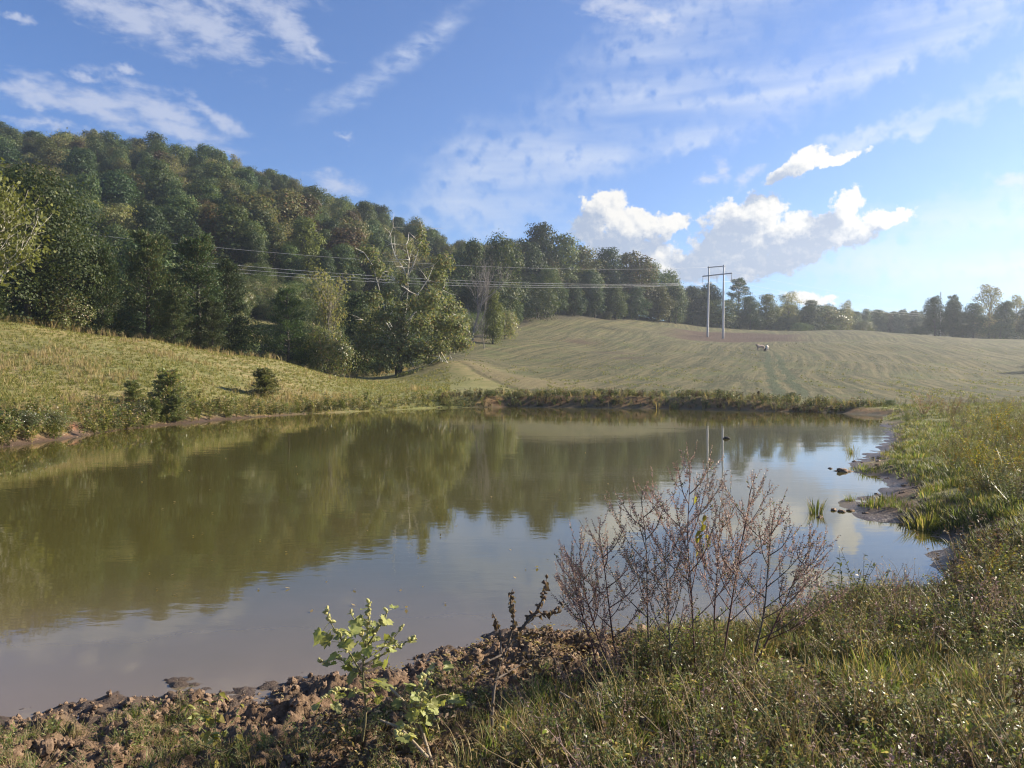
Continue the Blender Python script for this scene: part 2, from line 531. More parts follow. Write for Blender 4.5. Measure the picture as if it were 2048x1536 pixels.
class Geo:
    """collects vertices and faces of many small shapes into one mesh"""

    def __init__(self):
        self.v, self.q, self.t, self.n = [], [], [], 0

    def add(self, V, quads=None, tris=None):
        V = np.asarray(V, float).reshape(-1, 3)
        if quads is not None and len(quads):
            self.q.append(np.asarray(quads, int) + self.n)
        if tris is not None and len(tris):
            self.t.append(np.asarray(tris, int) + self.n)
        self.v.append(V)
        self.n += len(V)

    def tube(self, pts, rad, sides=6, cap=True):
        pts = np.asarray(pts, float)
        m = len(pts)
        rad = np.broadcast_to(np.asarray(rad, float), (m,)) if np.ndim(rad) else np.full(m, float(rad))
        tan = np.gradient(pts, axis=0)
        tan /= np.linalg.norm(tan, axis=1)[:, None] + 1e-9
        ref = np.array([0.31, 0.87, 0.21]) if abs(tan[0][2]) > 0.7 else np.array([0.1, 0.05, 1.0])
        n1 = np.cross(tan, ref)
        n1 /= np.linalg.norm(n1, axis=1)[:, None] + 1e-9
        n2 = np.cross(tan, n1)
        a = np.arange(sides) * 2 * np.pi / sides
        ring = pts[:, None] + rad[:, None, None] * (np.cos(a)[None, :, None] * n1[:, None] + np.sin(a)[None, :, None] * n2[:, None])
        V = ring.reshape(-1, 3)
        i = np.arange(m - 1)[:, None] * sides
        j = np.arange(sides)[None]
        jn = (j + 1) % sides
        q = np.stack([i + j, i + jn, i + sides + jn, i + sides + j], -1).reshape(-1, 4)
        t = []
        if cap:
            V = np.vstack([V, pts[-1] + tan[-1] * rad[-1] * 0.6, pts[0] - tan[0] * rad[0] * 0.3])
            e = (m - 1) * sides
            t = [[e + k, e + (k + 1) % sides, m * sides] for k in range(sides)] + [[(k + 1) % sides, k, m * sides + 1] for k in range(sides)]
        self.add(V, q, t)

    def cards(self, P, D, N, L, W, bend=0.0):
        """diamond leaves: base P, direction D, normal hint N, length L, width W; folded a little along the rib"""
        P = np.asarray(P, float)
        D = D / (np.linalg.norm(D, axis=1)[:, None] + 1e-9)
        S = np.cross(D, N)
        S /= np.linalg.norm(S, axis=1)[:, None] + 1e-9
        Nn = np.cross(S, D)
        L = np.broadcast_to(np.asarray(L, float), (len(P),))[:, None]
        W = np.broadcast_to(np.asarray(W, float), (len(P),))[:, None]
        a = P
        b = P + D * L * 0.45 + S * W * 0.5 + Nn * W * 0.12
        c = P + D * L - Nn * L * bend
        e = P + D * L * 0.45 - S * W * 0.5 + Nn * W * 0.12
        V = np.stack([a, b, c, e], 1).reshape(-1, 3)
        k = np.arange(len(P))[:, None] * 4
        self.add(V, np.concatenate([k, k + 1, k + 2, k + 3], 1))

    def mesh(self, name, mat, smooth=False):
        V = np.vstack(self.v) if self.v else np.zeros((0, 3))
        F = []
        if self.q:
            F.append(np.vstack(self.q))
        if self.t:
            F.append(np.vstack(self.t))
        return make_mesh(name, V, F, mat, smooth)


def rnd_dirs(rng, n):
    v = rng.normal(size=(n, 3))
    return v / np.linalg.norm(v, axis=1)[:, None]


# ------------------------------------------------------------------ materials
def new_mat(name):
    m = bpy.data.materials.new(name)
    m.use_nodes = True
    N = Nodes(m.node_tree)
    N.n.clear()
    out = N.node('ShaderNodeOutputMaterial')
    return m, N, out


def leaf_mat(name, c1, c2, trans=0.35, rough=0.55, spec=0.25, c3=None, c3_amt=0.12, vary=0.35, tint=(1.25, 1.25, 0.65)):
    m, N, out = new_mat(name)
    g = N.node('ShaderNodeNewGeometry')
    oi = N.node('ShaderNodeObjectInfo')
    r1 = g.outputs['Random Per Island']
    col = N.mix(r1, c1, c2)
    if c3:
        col = N.mix(N.ramp(N.m('FRACT', N.m('MULTIPLY', r1, 7.31)), 1 - c3_amt, 1 - c3_amt + 0.01), col, c3)
    val = N.m('ADD', 1 - vary, N.m('MULTIPLY', oi.outputs['Random'], 2 * vary))
    hsv = N.node('ShaderNodeHueSaturation')
    N.put(hsv.inputs['Hue'], N.m('ADD', 0.485, N.m('MULTIPLY', N.m('FRACT', N.m('MULTIPLY', oi.outputs['Random'], 9.7)), 0.03)))
    N.put(hsv.inputs['Value'], val)
    N.put(hsv.inputs['Color'], col)
    p = N.node('ShaderNodeBsdfPrincipled')
    N.put(p.inputs['Base Color'], hsv.outputs[0])
    p.inputs['Roughness'].default_value = rough
    p.inputs['Specular IOR Level'].default_value = spec
    t = N.node('ShaderNodeBsdfTranslucent')
    N.put(t.inputs[0], N.mix(1.0, hsv.outputs[0], tint, 'MULTIPLY'))
    mx = N.node('ShaderNodeMixShader')
    mx.inputs[0].default_value = trans
    N.l.new(p.outputs[0], mx.inputs[1]); N.l.new(t.outputs[0], mx.inputs[2])
    N.l.new(mx.outputs[0], out.inputs[0])
    return m


def bark_mat(name, c1, c2, scale=6.0, stretch=0.25, bump=0.4, rough=0.85):
    m, N, out = new_mat(name)
    tc = N.node('ShaderNodeTexCoord')
    v = N.mapping(tc.outputs['Object'], scale=(1, 1, stretch))
    n = N.noise(v, scale, 6, 0.65)
    p = N.node('ShaderNodeBsdfPrincipled')
    N.put(p.inputs['Base Color'], N.mix(N.ramp(n, 0.35, 0.65), c1, c2))
    p.inputs['Roughness'].default_value = rough
    b = N.node('ShaderNodeBump')
    b.inputs['Strength'].default_value = bump
    b.inputs['Distance'].default_value = 0.02
    N.put(b.inputs['Height'], n)
    N.l.new(b.outputs[0], p.inputs['Normal'])
    N.l.new(p.outputs[0], out.inputs[0])
    return m


M = {}
M['green'] = leaf_mat('leaf_green', (0.0428, 0.0725, 0.0214), (0.0854, 0.1161, 0.0390), c3=(0.14, 0.15, 0.05))
M['deep'] = leaf_mat('leaf_deep_green', (0.0315, 0.0557, 0.0195), (0.0613, 0.0910, 0.0353))
M['olive'] = leaf_mat('leaf_olive', (0.0697, 0.0799, 0.0260), (0.1115, 0.1133, 0.0428), c3=(0.15, 0.10, 0.04))
M['rust'] = leaf_mat('leaf_rust', (0.0765, 0.0540, 0.0252), (0.1215, 0.0810, 0.0360), c3=(0.07, 0.075, 0.025), c3_amt=0.3)
M['yellowgreen'] = leaf_mat('leaf_yellow_green', (0.085, 0.10, 0.022), (0.15, 0.155, 0.04))
M['cedar'] = leaf_mat('cedar_needles', (0.038, 0.062, 0.022), (0.080, 0.105, 0.038), trans=0.2, c3=(0.12, 0.105, 0.045))
M['sycamore'] = leaf_mat('sycamore_leaf', (0.125, 0.145, 0.06), (0.24, 0.25, 0.12), trans=0.42, c3=(0.25, 0.19, 0.10), c3_amt=0.2, vary=0.1)
M['pale'] = leaf_mat('pale_leaf', (0.15, 0.155, 0.06), (0.26, 0.245, 0.11), trans=0.45, c3=(0.22, 0.17, 0.09), vary=0.15)
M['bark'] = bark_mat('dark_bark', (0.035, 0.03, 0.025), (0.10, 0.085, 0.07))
M['greybark'] = bark_mat('grey_bark', (0.14, 0.125, 0.11), (0.28, 0.25, 0.22))
M['whitebark'] = bark_mat('white_bark', (0.30, 0.27, 0.22), (0.72, 0.68, 0.60), scale=2.2, stretch=0.5)
M['pole'] = bark_mat('weathered_pole', (0.50, 0.49, 0.47), (0.66, 0.64, 0.61), scale=3, stretch=0.05, bump=0.2)
M['grass'] = leaf_mat('grass_blade', (0.13, 0.145, 0.034), (0.25, 0.235, 0.072), trans=0.4, c3=(0.38, 0.30, 0.15), c3_amt=0.35, vary=0.25)
M['lush'] = leaf_mat('lush_grass_blade', (0.095, 0.135, 0.034), (0.185, 0.215, 0.07), trans=0.45, c3=(0.33, 0.27, 0.14), c3_amt=0.3, vary=0.35, spec=0.35, rough=0.5)
M['sedge'] = leaf_mat('sedge_blade', (0.06, 0.085, 0.028), (0.115, 0.13, 0.05), trans=0.4, c3=(0.24, 0.19, 0.10), c3_amt=0.25, vary=0.3)
M['straw'] = leaf_mat('straw_blade', (0.26, 0.20, 0.10), (0.40, 0.31, 0.16), trans=0.35, vary=0.25)
M['weedleaf'] = leaf_mat('weed_leaf', (0.10, 0.13, 0.045), (0.20, 0.215, 0.09), trans=0.42, c3=(0.25, 0.19, 0.11), c3_amt=0.18, spec=0.5, rough=0.4, vary=0.35)
M['yellowleaf'] = leaf_mat('yellowing_leaf', (0.16, 0.16, 0.03), (0.32, 0.27, 0.06), trans=0.45, c3=(0.38, 0.22, 0.04), c3_amt=0.15, vary=0.25)
M['brownleaf'] = leaf_mat('dry_brown_leaf', (0.085, 0.056, 0.036), (0.20, 0.135, 0.085), trans=0.25, vary=0.3)
M['seed'] = leaf_mat('dry_seed_bract', (0.27, 0.18, 0.15), (0.43, 0.315, 0.265), trans=0.35, tint=(1.05, 1.0, 0.95), c3=(0.15, 0.15, 0.06), c3_amt=0.12, vary=0.12)
M['burleaf'] = leaf_mat('cocklebur_leaf', (0.26, 0.28, 0.085), (0.42, 0.42, 0.16), trans=0.42, rough=0.5, spec=0.35, vary=0.3)
M['bur'] = leaf_mat('cocklebur_bur', (0.34, 0.33, 0.12), (0.46, 0.42, 0.18), trans=0.15, vary=0.2)
M['redstem'] = bark_mat('dry_red_stem', (0.085, 0.042, 0.034), (0.16, 0.085, 0.068), scale=20)
M['palestem'] = bark_mat('pale_dry_stem', (0.22, 0.17, 0.11), (0.36, 0.29, 0.20), scale=20)
M['greenstem'] = bark_mat('green_stem', (0.12, 0.13, 0.05), (0.20, 0.15, 0.08), scale=20)
M['darkstem'] = bark_mat('dark_dry_stem', (0.06, 0.045, 0.035), (0.15, 0.115, 0.085), scale=25)
M['flower'] = leaf_mat('white_flower', (0.55, 0.55, 0.5), (0.75, 0.75, 0.7), trans=0.3, vary=0.1)
M['pink'] = leaf_mat('pink_grass_head', (0.24, 0.14, 0.10), (0.34, 0.22, 0.15), trans=0.35, vary=0.2)


def ground_material():
    m, N, out = new_mat('ground_cover')
    g = N.node('ShaderNodeNewGeometry')
    pos = g.outputs['Position']
    A = N.node('ShaderNodeSeparateColor'); N.put(A.inputs[0], N.attr('mask_a'))
    B = N.node('ShaderNodeSeparateColor'); N.put(B.inputs[0], N.attr('mask_b'))
    mud, field, forest = A.outputs
    dirt, dry, wet = B.outputs
    n_f = N.noise(pos, 9.0, 6, 0.65)
    n_m = N.noise(pos, 1.1, 6, 0.62)
    n_l = N.noise(pos, 0.13, 5, 0.6)
    # meadow
    mead = N.mix(N.ramp(n_m, 0.32, 0.68), (0.135, 0.142, 0.042), (0.235, 0.21, 0.08))
    mead = N.mix(N.m('MULTIPLY', N.ramp(n_l, 0.42, 0.62), 0.6), mead, (0.15, 0.165, 0.04))
    mead = N.mix(N.m('MULTIPLY', N.ramp(n_f, 0.45, 0.7), 0.5), mead, (0.30, 0.24, 0.11))
    mead = N.mix(N.m('MULTIPLY', dry, N.ramp(n_m, 0.3, 0.6)), mead, (0.33, 0.245, 0.115))
    # mown field: rows run up the slope
    rot = math.atan2(0.95, 0.31)
    wob = N.v('SCALE', N.v('SUBTRACT', N.noise(pos, 0.012, 1, 0.5, col=True), (0.5, 0.5, 0.5)), scale=16.0)
    rv = N.mapping(N.v('ADD', pos, wob), rot=(0, 0, rot), scale=(1, 1, 1), kind='TEXTURE')
    rows = N.noise(N.mapping(rv, scale=(0.03, 0.9, 0.1)), 1.0, 6, 0.65)
    rows2 = N.noise(N.mapping(rv, scale=(0.35, 2.6, 0.3)), 1.0, 5, 0.65)
    sx, sy, sz = N.sep(rv)
    swath = N.m('SINE', N.m('ADD', N.m('MULTIPLY', sy, 4.6), N.m('ADD', N.m('MULTIPLY', n_l, 6.0), N.m('MULTIPLY', n_m, 2.5))))
    fld = N.mix(N.ramp(rows, 0.40, 0.60), (0.050, 0.053, 0.017), (0.165, 0.138, 0.058))
    fld = N.mix(N.m('MULTIPLY', N.ramp(rows2, 0.45, 0.7), 0.6), fld, (0.185, 0.158, 0.075))
    fld = N.mix(N.m('MULTIPLY', N.m('MULTIPLY', N.ramp(swath, -0.2, 0.9), N.ramp(rows, 0.35, 0.6)), 0.55), fld, (0.065, 0.072, 0.025))
    fld = N.mix(N.m('MULTIPLY', N.ramp(n_l, 0.5, 0.66), 0.55), fld, (0.10, 0.12, 0.034))
    fld = N.mix(N.m('MULTIPLY', N.ramp(n_f, 0.5, 0.7), 0.25), fld, (0.20, 0.17, 0.085))
    fld = N.mix(N.m('MULTIPLY', N.ramp(N.noise(N.mapping(rv, scale=(0.12, 0.5, 0.3)), 1.0, 6, 0.7), 0.5, 0.68), 0.6), fld, (0.058, 0.062, 0.024))
    fld = N.mix(N.m('MULTIPLY', N.ramp(n_m, 0.5, 0.7), 0.5), fld, (0.10, 0.068, 0.042))
    # two wheel tracks
    tx, ty, tz = N.sep(pos)
    lat = N.m('SUBTRACT', tx, N.m('ADD', N.m('MULTIPLY', ty, 0.322), 2.4))
    lat = N.m('ADD', lat, N.m('MULTIPLY', N.m('SUBTRACT', n_l, 0.5), 3.0))
    trk = N.m('SUBTRACT', N.m('ABSOLUTE', lat), 1.0)
    trk = N.m('MULTIPLY', N.ramp(N.m('ABSOLUTE', trk), 0.75, 0.35), N.m('MULTIPLY', N.ramp(ty, 54, 62), N.ramp(ty, 160, 140)))
    fld = N.mix(N.m('MULTIPLY', trk, 0.85), fld, (0.05, 0.066, 0.024))
    fld = N.mix(dry, fld, (0.225, 0.175, 0.085))
    col = N.mix(field, mead, fld)
    earth = N.mix(N.ramp(n_m, 0.35, 0.65), (0.062, 0.037, 0.023), (0.105, 0.063, 0.039))
    col = N.mix(N.m('MULTIPLY', dirt, N.ramp(N.noise(pos, 0.5, 5, 0.6), 0.25, 0.42)), col, earth)
    floor = N.mix(N.ramp(n_m, 0.4, 0.6), (0.045, 0.04, 0.022), (0.09, 0.075, 0.04))
    col = N.mix(forest, col, floor)
    n_mud = N.noise(pos, 14.0, 8, 0.7)
    mudc = N.mix(N.ramp(n_mud, 0.3, 0.7), (0.095, 0.060, 0.034), (0.26, 0.172, 0.106))
    mudc = N.mix(N.m('MULTIPLY', N.ramp(n_m, 0.5, 0.7), 0.5), mudc, (0.21, 0.12, 0.07))
    rc = N.ramp(N.sep(pos)[1], 20.0, 27.0)
    mudc = N.mix(rc, mudc, N.mix(N.ramp(n_m, 0.4, 0.6), (0.10, 0.06, 0.04), (0.26, 0.12, 0.06)))
    mudc = N.mix(wet, mudc, (0.088, 0.060, 0.042))
    col = N.mix(mud, col, mudc)
    p = N.node('ShaderNodeBsdfPrincipled')
    N.put(p.inputs['Base Color'], col)
    N.put(p.inputs['Roughness'], N.mix(wet, (0.92,) * 3, (0.38,) * 3))
    p.inputs['Specular IOR Level'].default_value = 0.3
    h = N.m('ADD', N.m('MULTIPLY', N.m('ADD', n_mud, N.m('MULTIPLY', N.noise(pos, 55.0, 5, 0.7), 0.35)), 0.05), N.m('MULTIPLY', N.noise(pos, 3.0, 6, 0.65), N.m('ADD', 0.03, N.m('MULTIPLY', field, 0.12))))
    h = N.m('ADD', h, N.m('MULTIPLY', N.m('MULTIPLY', swath, field), 0.012))
    h = N.m('ADD', h, N.m('MULTIPLY', N.m('MULTIPLY', rows2, field), 0.25))
    b = N.node('ShaderNodeBump')
    b.inputs['Strength'].default_value = 0.9
    b.inputs['Distance'].default_value = 1.0
    N.put(b.inputs['Height'], h)
    N.l.new(b.outputs[0], p.inputs['Normal'])
    N.l.new(p.outputs[0], out.inputs[0])
    return m


def water_material():
    m, N, out = new_mat('pond_water')
    g = N.node('ShaderNodeNewGeometry')
    pos = g.outputs['Position']
    x, y, z = N.sep(pos)
    nearf = N.ramp(N.m('ADD', y, N.m('MULTIPLY', N.m('SUBTRACT', N.noise(pos, 0.35, 4, 0.55), 0.5), 4.0)), 5.0, 11.0, 1.0, 0.0)
    col = N.mix(nearf, (0.076, 0.066, 0.018), (0.175, 0.134, 0.090))
    p = N.node('ShaderNodeBsdfPrincipled')
    N.put(p.inputs['Base Color'], col)
    p.inputs['Roughness'].default_value = 0.03
    p.inputs['IOR'].default_value = 1.55
    p.inputs['Specular IOR Level'].default_value = 0.5
    rip = N.noise(N.mapping(pos, scale=(0.8, 1.6, 1)), 3.2, 3, 0.5, 0.3)
    big = N.noise(N.mapping(pos, scale=(0.5, 1.1, 1)), 0.9, 2, 0.5)
    calm = N.ramp(N.noise(N.mapping(pos, scale=(0.3, 1, 1)), 0.16, 3, 0.5), 0.38, 0.62, 0.25, 1.0)
    h = N.m('MULTIPLY', N.m('ADD', N.m('MULTIPLY', rip, 0.010), N.m('MULTIPLY', big, 0.020)), calm)
    b = N.node('ShaderNodeBump')
    b.inputs['Strength'].default_value = 0.17
    b.inputs['Distance'].default_value = 1.0
    N.put(b.inputs['Height'], h)
    N.l.new(b.outputs[0], p.inputs['Normal'])
    N.l.new(p.outputs[0], out.inputs[0])
    return m


def plain_mat(name, colour, rough=0.6, metal=0.0):
    m, N, out = new_mat(name)
    tc = N.node('ShaderNodeTexCoord')
    n = N.noise(tc.outputs['Object'], 5.0, 4, 0.6)
    p = N.node('ShaderNodeBsdfPrincipled')
    c2 = tuple(c * 0.7 for c in colour)
    N.put(p.inputs['Base Color'], N.mix(N.ramp(n, 0.35, 0.65), colour, c2))
    p.inputs['Roughness'].default_value = rough
    p.inputs['Metallic'].default_value = metal
    N.l.new(p.outputs[0], out.inputs[0])
    return m


M['ground'] = ground_material()
M['water'] = water_material()
M['steel'] = plain_mat('galvanised_steel', (0.42, 0.43, 0.45), 0.5, 0.3)
M['wire'] = plain_mat('aluminium_wire', (0.50, 0.50, 0.50), 0.45, 0.2)
M['insulator'] = plain_mat('grey_insulator', (0.35, 0.36, 0.38), 0.3)
M['hide_white'] = plain_mat('cream_hide', (0.62, 0.55, 0.46), 0.9)
M['hide_tan'] = plain_mat('tan_hide', (0.50, 0.37, 0.29), 0.9)
M['hide_black'] = plain_mat('black_hide', (0.025, 0.02, 0.02), 0.8)
M['wood'] = bark_mat('wet_driftwood', (0.05, 0.04, 0.03), (0.12, 0.10, 0.08), scale=12)


def mud_material():
    m, N, out = new_mat('mud_clod')
    g = N.node('ShaderNodeNewGeometry')
    n = N.noise(g.outputs['Position'], 16.0, 7, 0.7)
    oi = N.node('ShaderNodeObjectInfo')
    col = N.mix(N.ramp(n, 0.3, 0.7), (0.095, 0.060, 0.034), (0.26, 0.172, 0.106))
    col = N.mix(N.m('MULTIPLY', oi.outputs['Random'], 0.45), col, (0.21, 0.125, 0.075))
    p = N.node('ShaderNodeBsdfPrincipled')
    N.put(p.inputs['Base Color'], col)
    p.inputs['Roughness'].default_value = 0.8
    b = N.node('ShaderNodeBump')
    b.inputs['Strength'].default_value = 0.8
    b.inputs['Distance'].default_value = 0.02
    N.put(b.inputs['Height'], n)
    N.l.new(b.outputs[0], p.inputs['Normal'])
    N.l.new(p.outputs[0], out.inputs[0])
    return m


M['mud'] = mud_material()


# ------------------------------------------------------------------ ground sheet
def build_ground():
    th = np.concatenate([np.linspace(-180, -42, 46)[:-1], np.linspace(-42, 42, 430), np.linspace(42, 180, 46)[1:]])
    th = np.radians(th)
    rr = np.concatenate([np.linspace(0.4, 3.2, 16)[:-1], np.arange(3.2, 9.0, 0.026), np.geomspace(9.0, 850.0, 390)])
    T, R = np.meshgrid(th, rr)
    X, Y = R * np.sin(T), R * np.cos(T)
    shp = X.shape
    z, sd, mud, field, forest, dirt, dry = terrain(X.ravel(), Y.ravel())
    V = np.stack([X.ravel(), Y.ravel(), z], 1)
    nr, nt = shp
    i, j = np.meshgrid(np.arange(nr - 1), np.arange(nt - 1), indexing='ij')
    q = np.stack([i * nt + j, (i + 1) * nt + j, (i + 1) * nt + j + 1, i * nt + j + 1], -1).reshape(-1, 4)[:, ::-1]
    px, d = pxd(V[:, 0], V[:, 1])
    r = R.ravel()
    wet = np.maximum(sstep(0.15, 0.03, z) * mud, 0.9 * mud * (r > 20) * (np.abs(px - 150) > 55) * (px < 900))
    # the pieces of the setting, split where the land changes
    f0 = q[:, 0]
    reg = np.full(len(q), 4)                                       # field
    reg[(px[f0] < 880) & (r[f0] < 110)] = 2                        # grassy bank
    reg[(forest[f0] > 0.5)] = 3                                    # hillside
    reg[(r[f0] < 60) & (px[f0] > 1500) & (sd[f0] < 14) & (r[f0] > 11)] = 1
    reg[(r[f0] <= 11)] = 0
    reg[(V[f0, 1] < 0) & (r[f0] > 11)] = 4
    keep = ~((sd[q] < -3.0).all(1))
    names = {0: ('muddy_shore', 'bare trodden mud shore with weedy ground in the foreground'), 1: ('weedy_bank', 'weedy right bank of the pond'),
             2: ('grassy_bank', 'grassy slope rising from the left shore to the trees'), 3: ('hillside', 'forest floor of the wooded hill'),
             4: ('hay_field', 'mown hay field rising behind the pond')}
    for k, (nm, lab) in names.items():
        f = q[(reg == k) & keep]
        used, inv = np.unique(f, return_inverse=True)
        me = make_mesh(nm, V[used], [inv.reshape(-1, 4)], M['ground'], True)
        for an, chans in (('mask_a', (mud, field, forest)), ('mask_b', (dirt, dry, wet))):
            at_ = me.color_attributes.new(an, 'FLOAT_COLOR', 'POINT')
            buf = np.ones((len(used), 4), np.float32)
            for c in range(3):
                buf[:, c] = chans[c][used]
            at_.data.foreach_set('color', buf.ravel())
        tag(obj(nm, me), lab, None, None, 'structure')
    g = Geo()
    g.add([(-60, 3.0, 0), (45, 3.0, 0), (45, 66, 0), (-60, 66, 0)], [[0, 1, 2, 3]])
    tag(obj('pond', g.mesh('pond', M['water'])), 'still brown pond mirroring the hill and the sky', None, None, 'structure')


build_ground()


# ------------------------------------------------------------------ scatter (geometry nodes, for stuff only)
def scatter_tree():
    ng = bpy.data.node_groups.new('scatter', 'GeometryNodeTree')
    ng.interface.new_socket('Geometry', in_out='INPUT', socket_type='NodeSocketGeometry')
    c = ng.interface.new_socket('Protos', in_out='INPUT', socket_type='NodeSocketCollection')
    ng.interface.new_socket('Geometry', in_out='OUTPUT', socket_type='NodeSocketGeometry')
    n, l = ng.nodes, ng.links
    gi, go = n.new('NodeGroupInput'), n.new('NodeGroupOutput')
    ci = n.new('GeometryNodeCollectionInfo')
    ci.inputs['Separate Children'].default_value = True
    ci.inputs['Reset Children'].default_value = True
    l.new(gi.outputs['Protos'], ci.inputs['Collection'])
    ip = n.new('GeometryNodeInstanceOnPoints')
    ip.inputs['Pick Instance'].default_value = True

    def attr(nm, dt):
        a = n.new('GeometryNodeInputNamedAttribute')
        a.data_type = dt
        a.inputs['Name'].default_value = nm
        return a.outputs['Attribute']
    mp = n.new('GeometryNodeMeshToPoints')
    l.new(gi.outputs['Geometry'], mp.inputs[0])
    l.new(mp.outputs[0], ip.inputs['Points'])
    l.new(ci.outputs[0], ip.inputs['Instance'])
    l.new(attr('rot', 'FLOAT_VECTOR'), ip.inputs['Rotation'])
    l.new(attr('scl', 'FLOAT_VECTOR'), ip.inputs['Scale'])
    l.new(attr('idx', 'INT'), ip.inputs['Instance Index'])
    l.new(ip.outputs[0], go.inputs[0])
    return ng, c.identifier


SCATTER, SCATTER_ID = scatter_tree()


def scatter(name, P, rot, scl, idx, meshes, label, parent=None):
    P = np.asarray(P, float)
    n = len(P)
    col = bpy.data.collections.new(name + '_kinds')
    for i, me in enumerate(meshes):
        o = bpy.data.objects.new('%s_kind_%02d' % (name, i), me)
        col.objects.link(o)
    me = make_mesh(name, P, [])
    scl = np.asarray(scl, float)
    if scl.ndim == 1:
        scl = np.repeat(scl[:, None], 3, 1)
    for nm, ty, key, dat in (('rot', 'FLOAT_VECTOR', 'vector', np.asarray(rot, np.float32)), ('scl', 'FLOAT_VECTOR', 'vector', scl.astype(np.float32)), ('idx', 'INT', 'value', np.asarray(idx, np.int32))):
        a = me.attributes.new(nm, ty, 'POINT')
        a.data.foreach_set(key, dat.ravel())
    o = obj(name, me, parent)
    md = o.modifiers.new('scatter', 'NODES')
    md.node_group = SCATTER
    md[SCATTER_ID] = col
    tag(o, label, None, None, 'stuff')
    return o


# ------------------------------------------------------------------ trees
def limb_path(rng, a, b, bow=0.1, n=6):
    a, b = np.asarray(a, float), np.asarray(b, float)
    L = np.linalg.norm(b - a)
    o = rng.normal(size=3) * bow * L
    o[2] = abs(o[2]) * 0.6
    t = np.linspace(0, 1, n)[:, None]
    return a + (b - a) * t + o * (t * (1 - t)) * 2 + rng.normal(size=(n, 3)) * 0.015 * L * (t > 0) * (t < 1)


def fill_lobes(rng, g, lobes, n, leaf, asp=0.75, shell=0.42, up=0.35, out=0.7):
    """leaf cards through a list of lobes (centre, radii); more near each lobe's skin, more on its upper side"""
    L = np.array([l[0] for l in lobes]); R = np.array([l[1] for l in lobes])
    wgt = (R[:, 0] * R[:, 1] + R[:, 0] * R[:, 2]); wgt = wgt / wgt.sum()
    k = rng.choice(len(lobes), n, p=wgt)
    u = rnd_dirs(rng, n)
    u[:, 2] = np.where((u[:, 2] < 0) & (rng.random(n) < 0.45), -u[:, 2], u[:, 2])
    rad = shell + (1 - shell) * rng.random(n) ** 0.6
    # broken outline
    ph = 0.72 + 0.56 * vnoise(u[:, 0] * 3.1 + k * 3.1, u[:, 1] * 3.1 + u[:, 2] * 3.7 + k, 5)
    P = L[k] + u * R[k] * (rad * ph)[:, None]
    nrm = u * out * 1.5 + rnd_dirs(rng, n) * 0.62 + np.array([0, 0, up])
    D = np.cross(nrm, rnd_dirs(rng, n))
    D[:, 2] -= 0.3
    sz = leaf * (0.6 + 0.8 * rng.random(n))
    g.cards(P, D, nrm, sz, sz * asp, 0.1)


def broadleaf(seed, Hh, W, mat, n=8500, leaf=0.38, base=0.16, bark='bark', lobes_n=26, taper=0.55):
    """unit tree of height Hh and crown width W: trunk mesh, crown mesh"""
    rng = np.random.default_rng(seed)
    lobes, g, b = [], Geo(), Geo()
    tr = [(0, 0, -0.6)] + [(rng.normal() * 0.015 * Hh, rng.normal() * 0.015 * Hh, Hh * t) for t in (0.15, 0.3, 0.5, 0.7, 0.88)]
    b.tube(tr, np.array([1.25, 1, .85, .65, .4, .12]) * Hh * 0.018, 7)
    for i in range(lobes_n):
        t = base + (0.97 - base) * (i + 0.6 * rng.random()) / lobes_n
        prof = math.sin(math.pi * min(1, max(0.0, (t - base * 0.5) / (1.05 - base * 0.5))) ** taper) ** 0.7
        a = i * 2.4 + rng.normal() * 0.4
        rr = W * 0.5 * prof * (0.35 + 0.4 * rng.random())
        lr = W * (0.12 + 0.21 * rng.random() ** 1.3) * (0.75 + 0.35 * prof)
        c = np.array([math.cos(a) * rr, math.sin(a) * rr, Hh * t])
        c[2] = min(c[2], Hh - lr * (0.25 + 0.5 * rng.random()))
        lobes.append((c, np.array([lr, lr, lr * (0.75 + 0.3 * rng.random())])))
        k = int(np.interp(t * 0.75, [0, 0.15, 0.3, 0.5, 0.7, 0.88], [0, 1, 2, 3, 4, 5]))
        b.tube(limb_path(rng, tr[max(1, k)], c, 0.1, 5), np.linspace(0.0075, 0.002, 5) * Hh, 4)
    fill_lobes(rng, g, lobes, n, leaf)
    return b.mesh('trunk', M[bark], True), g.mesh('crown', M[mat])


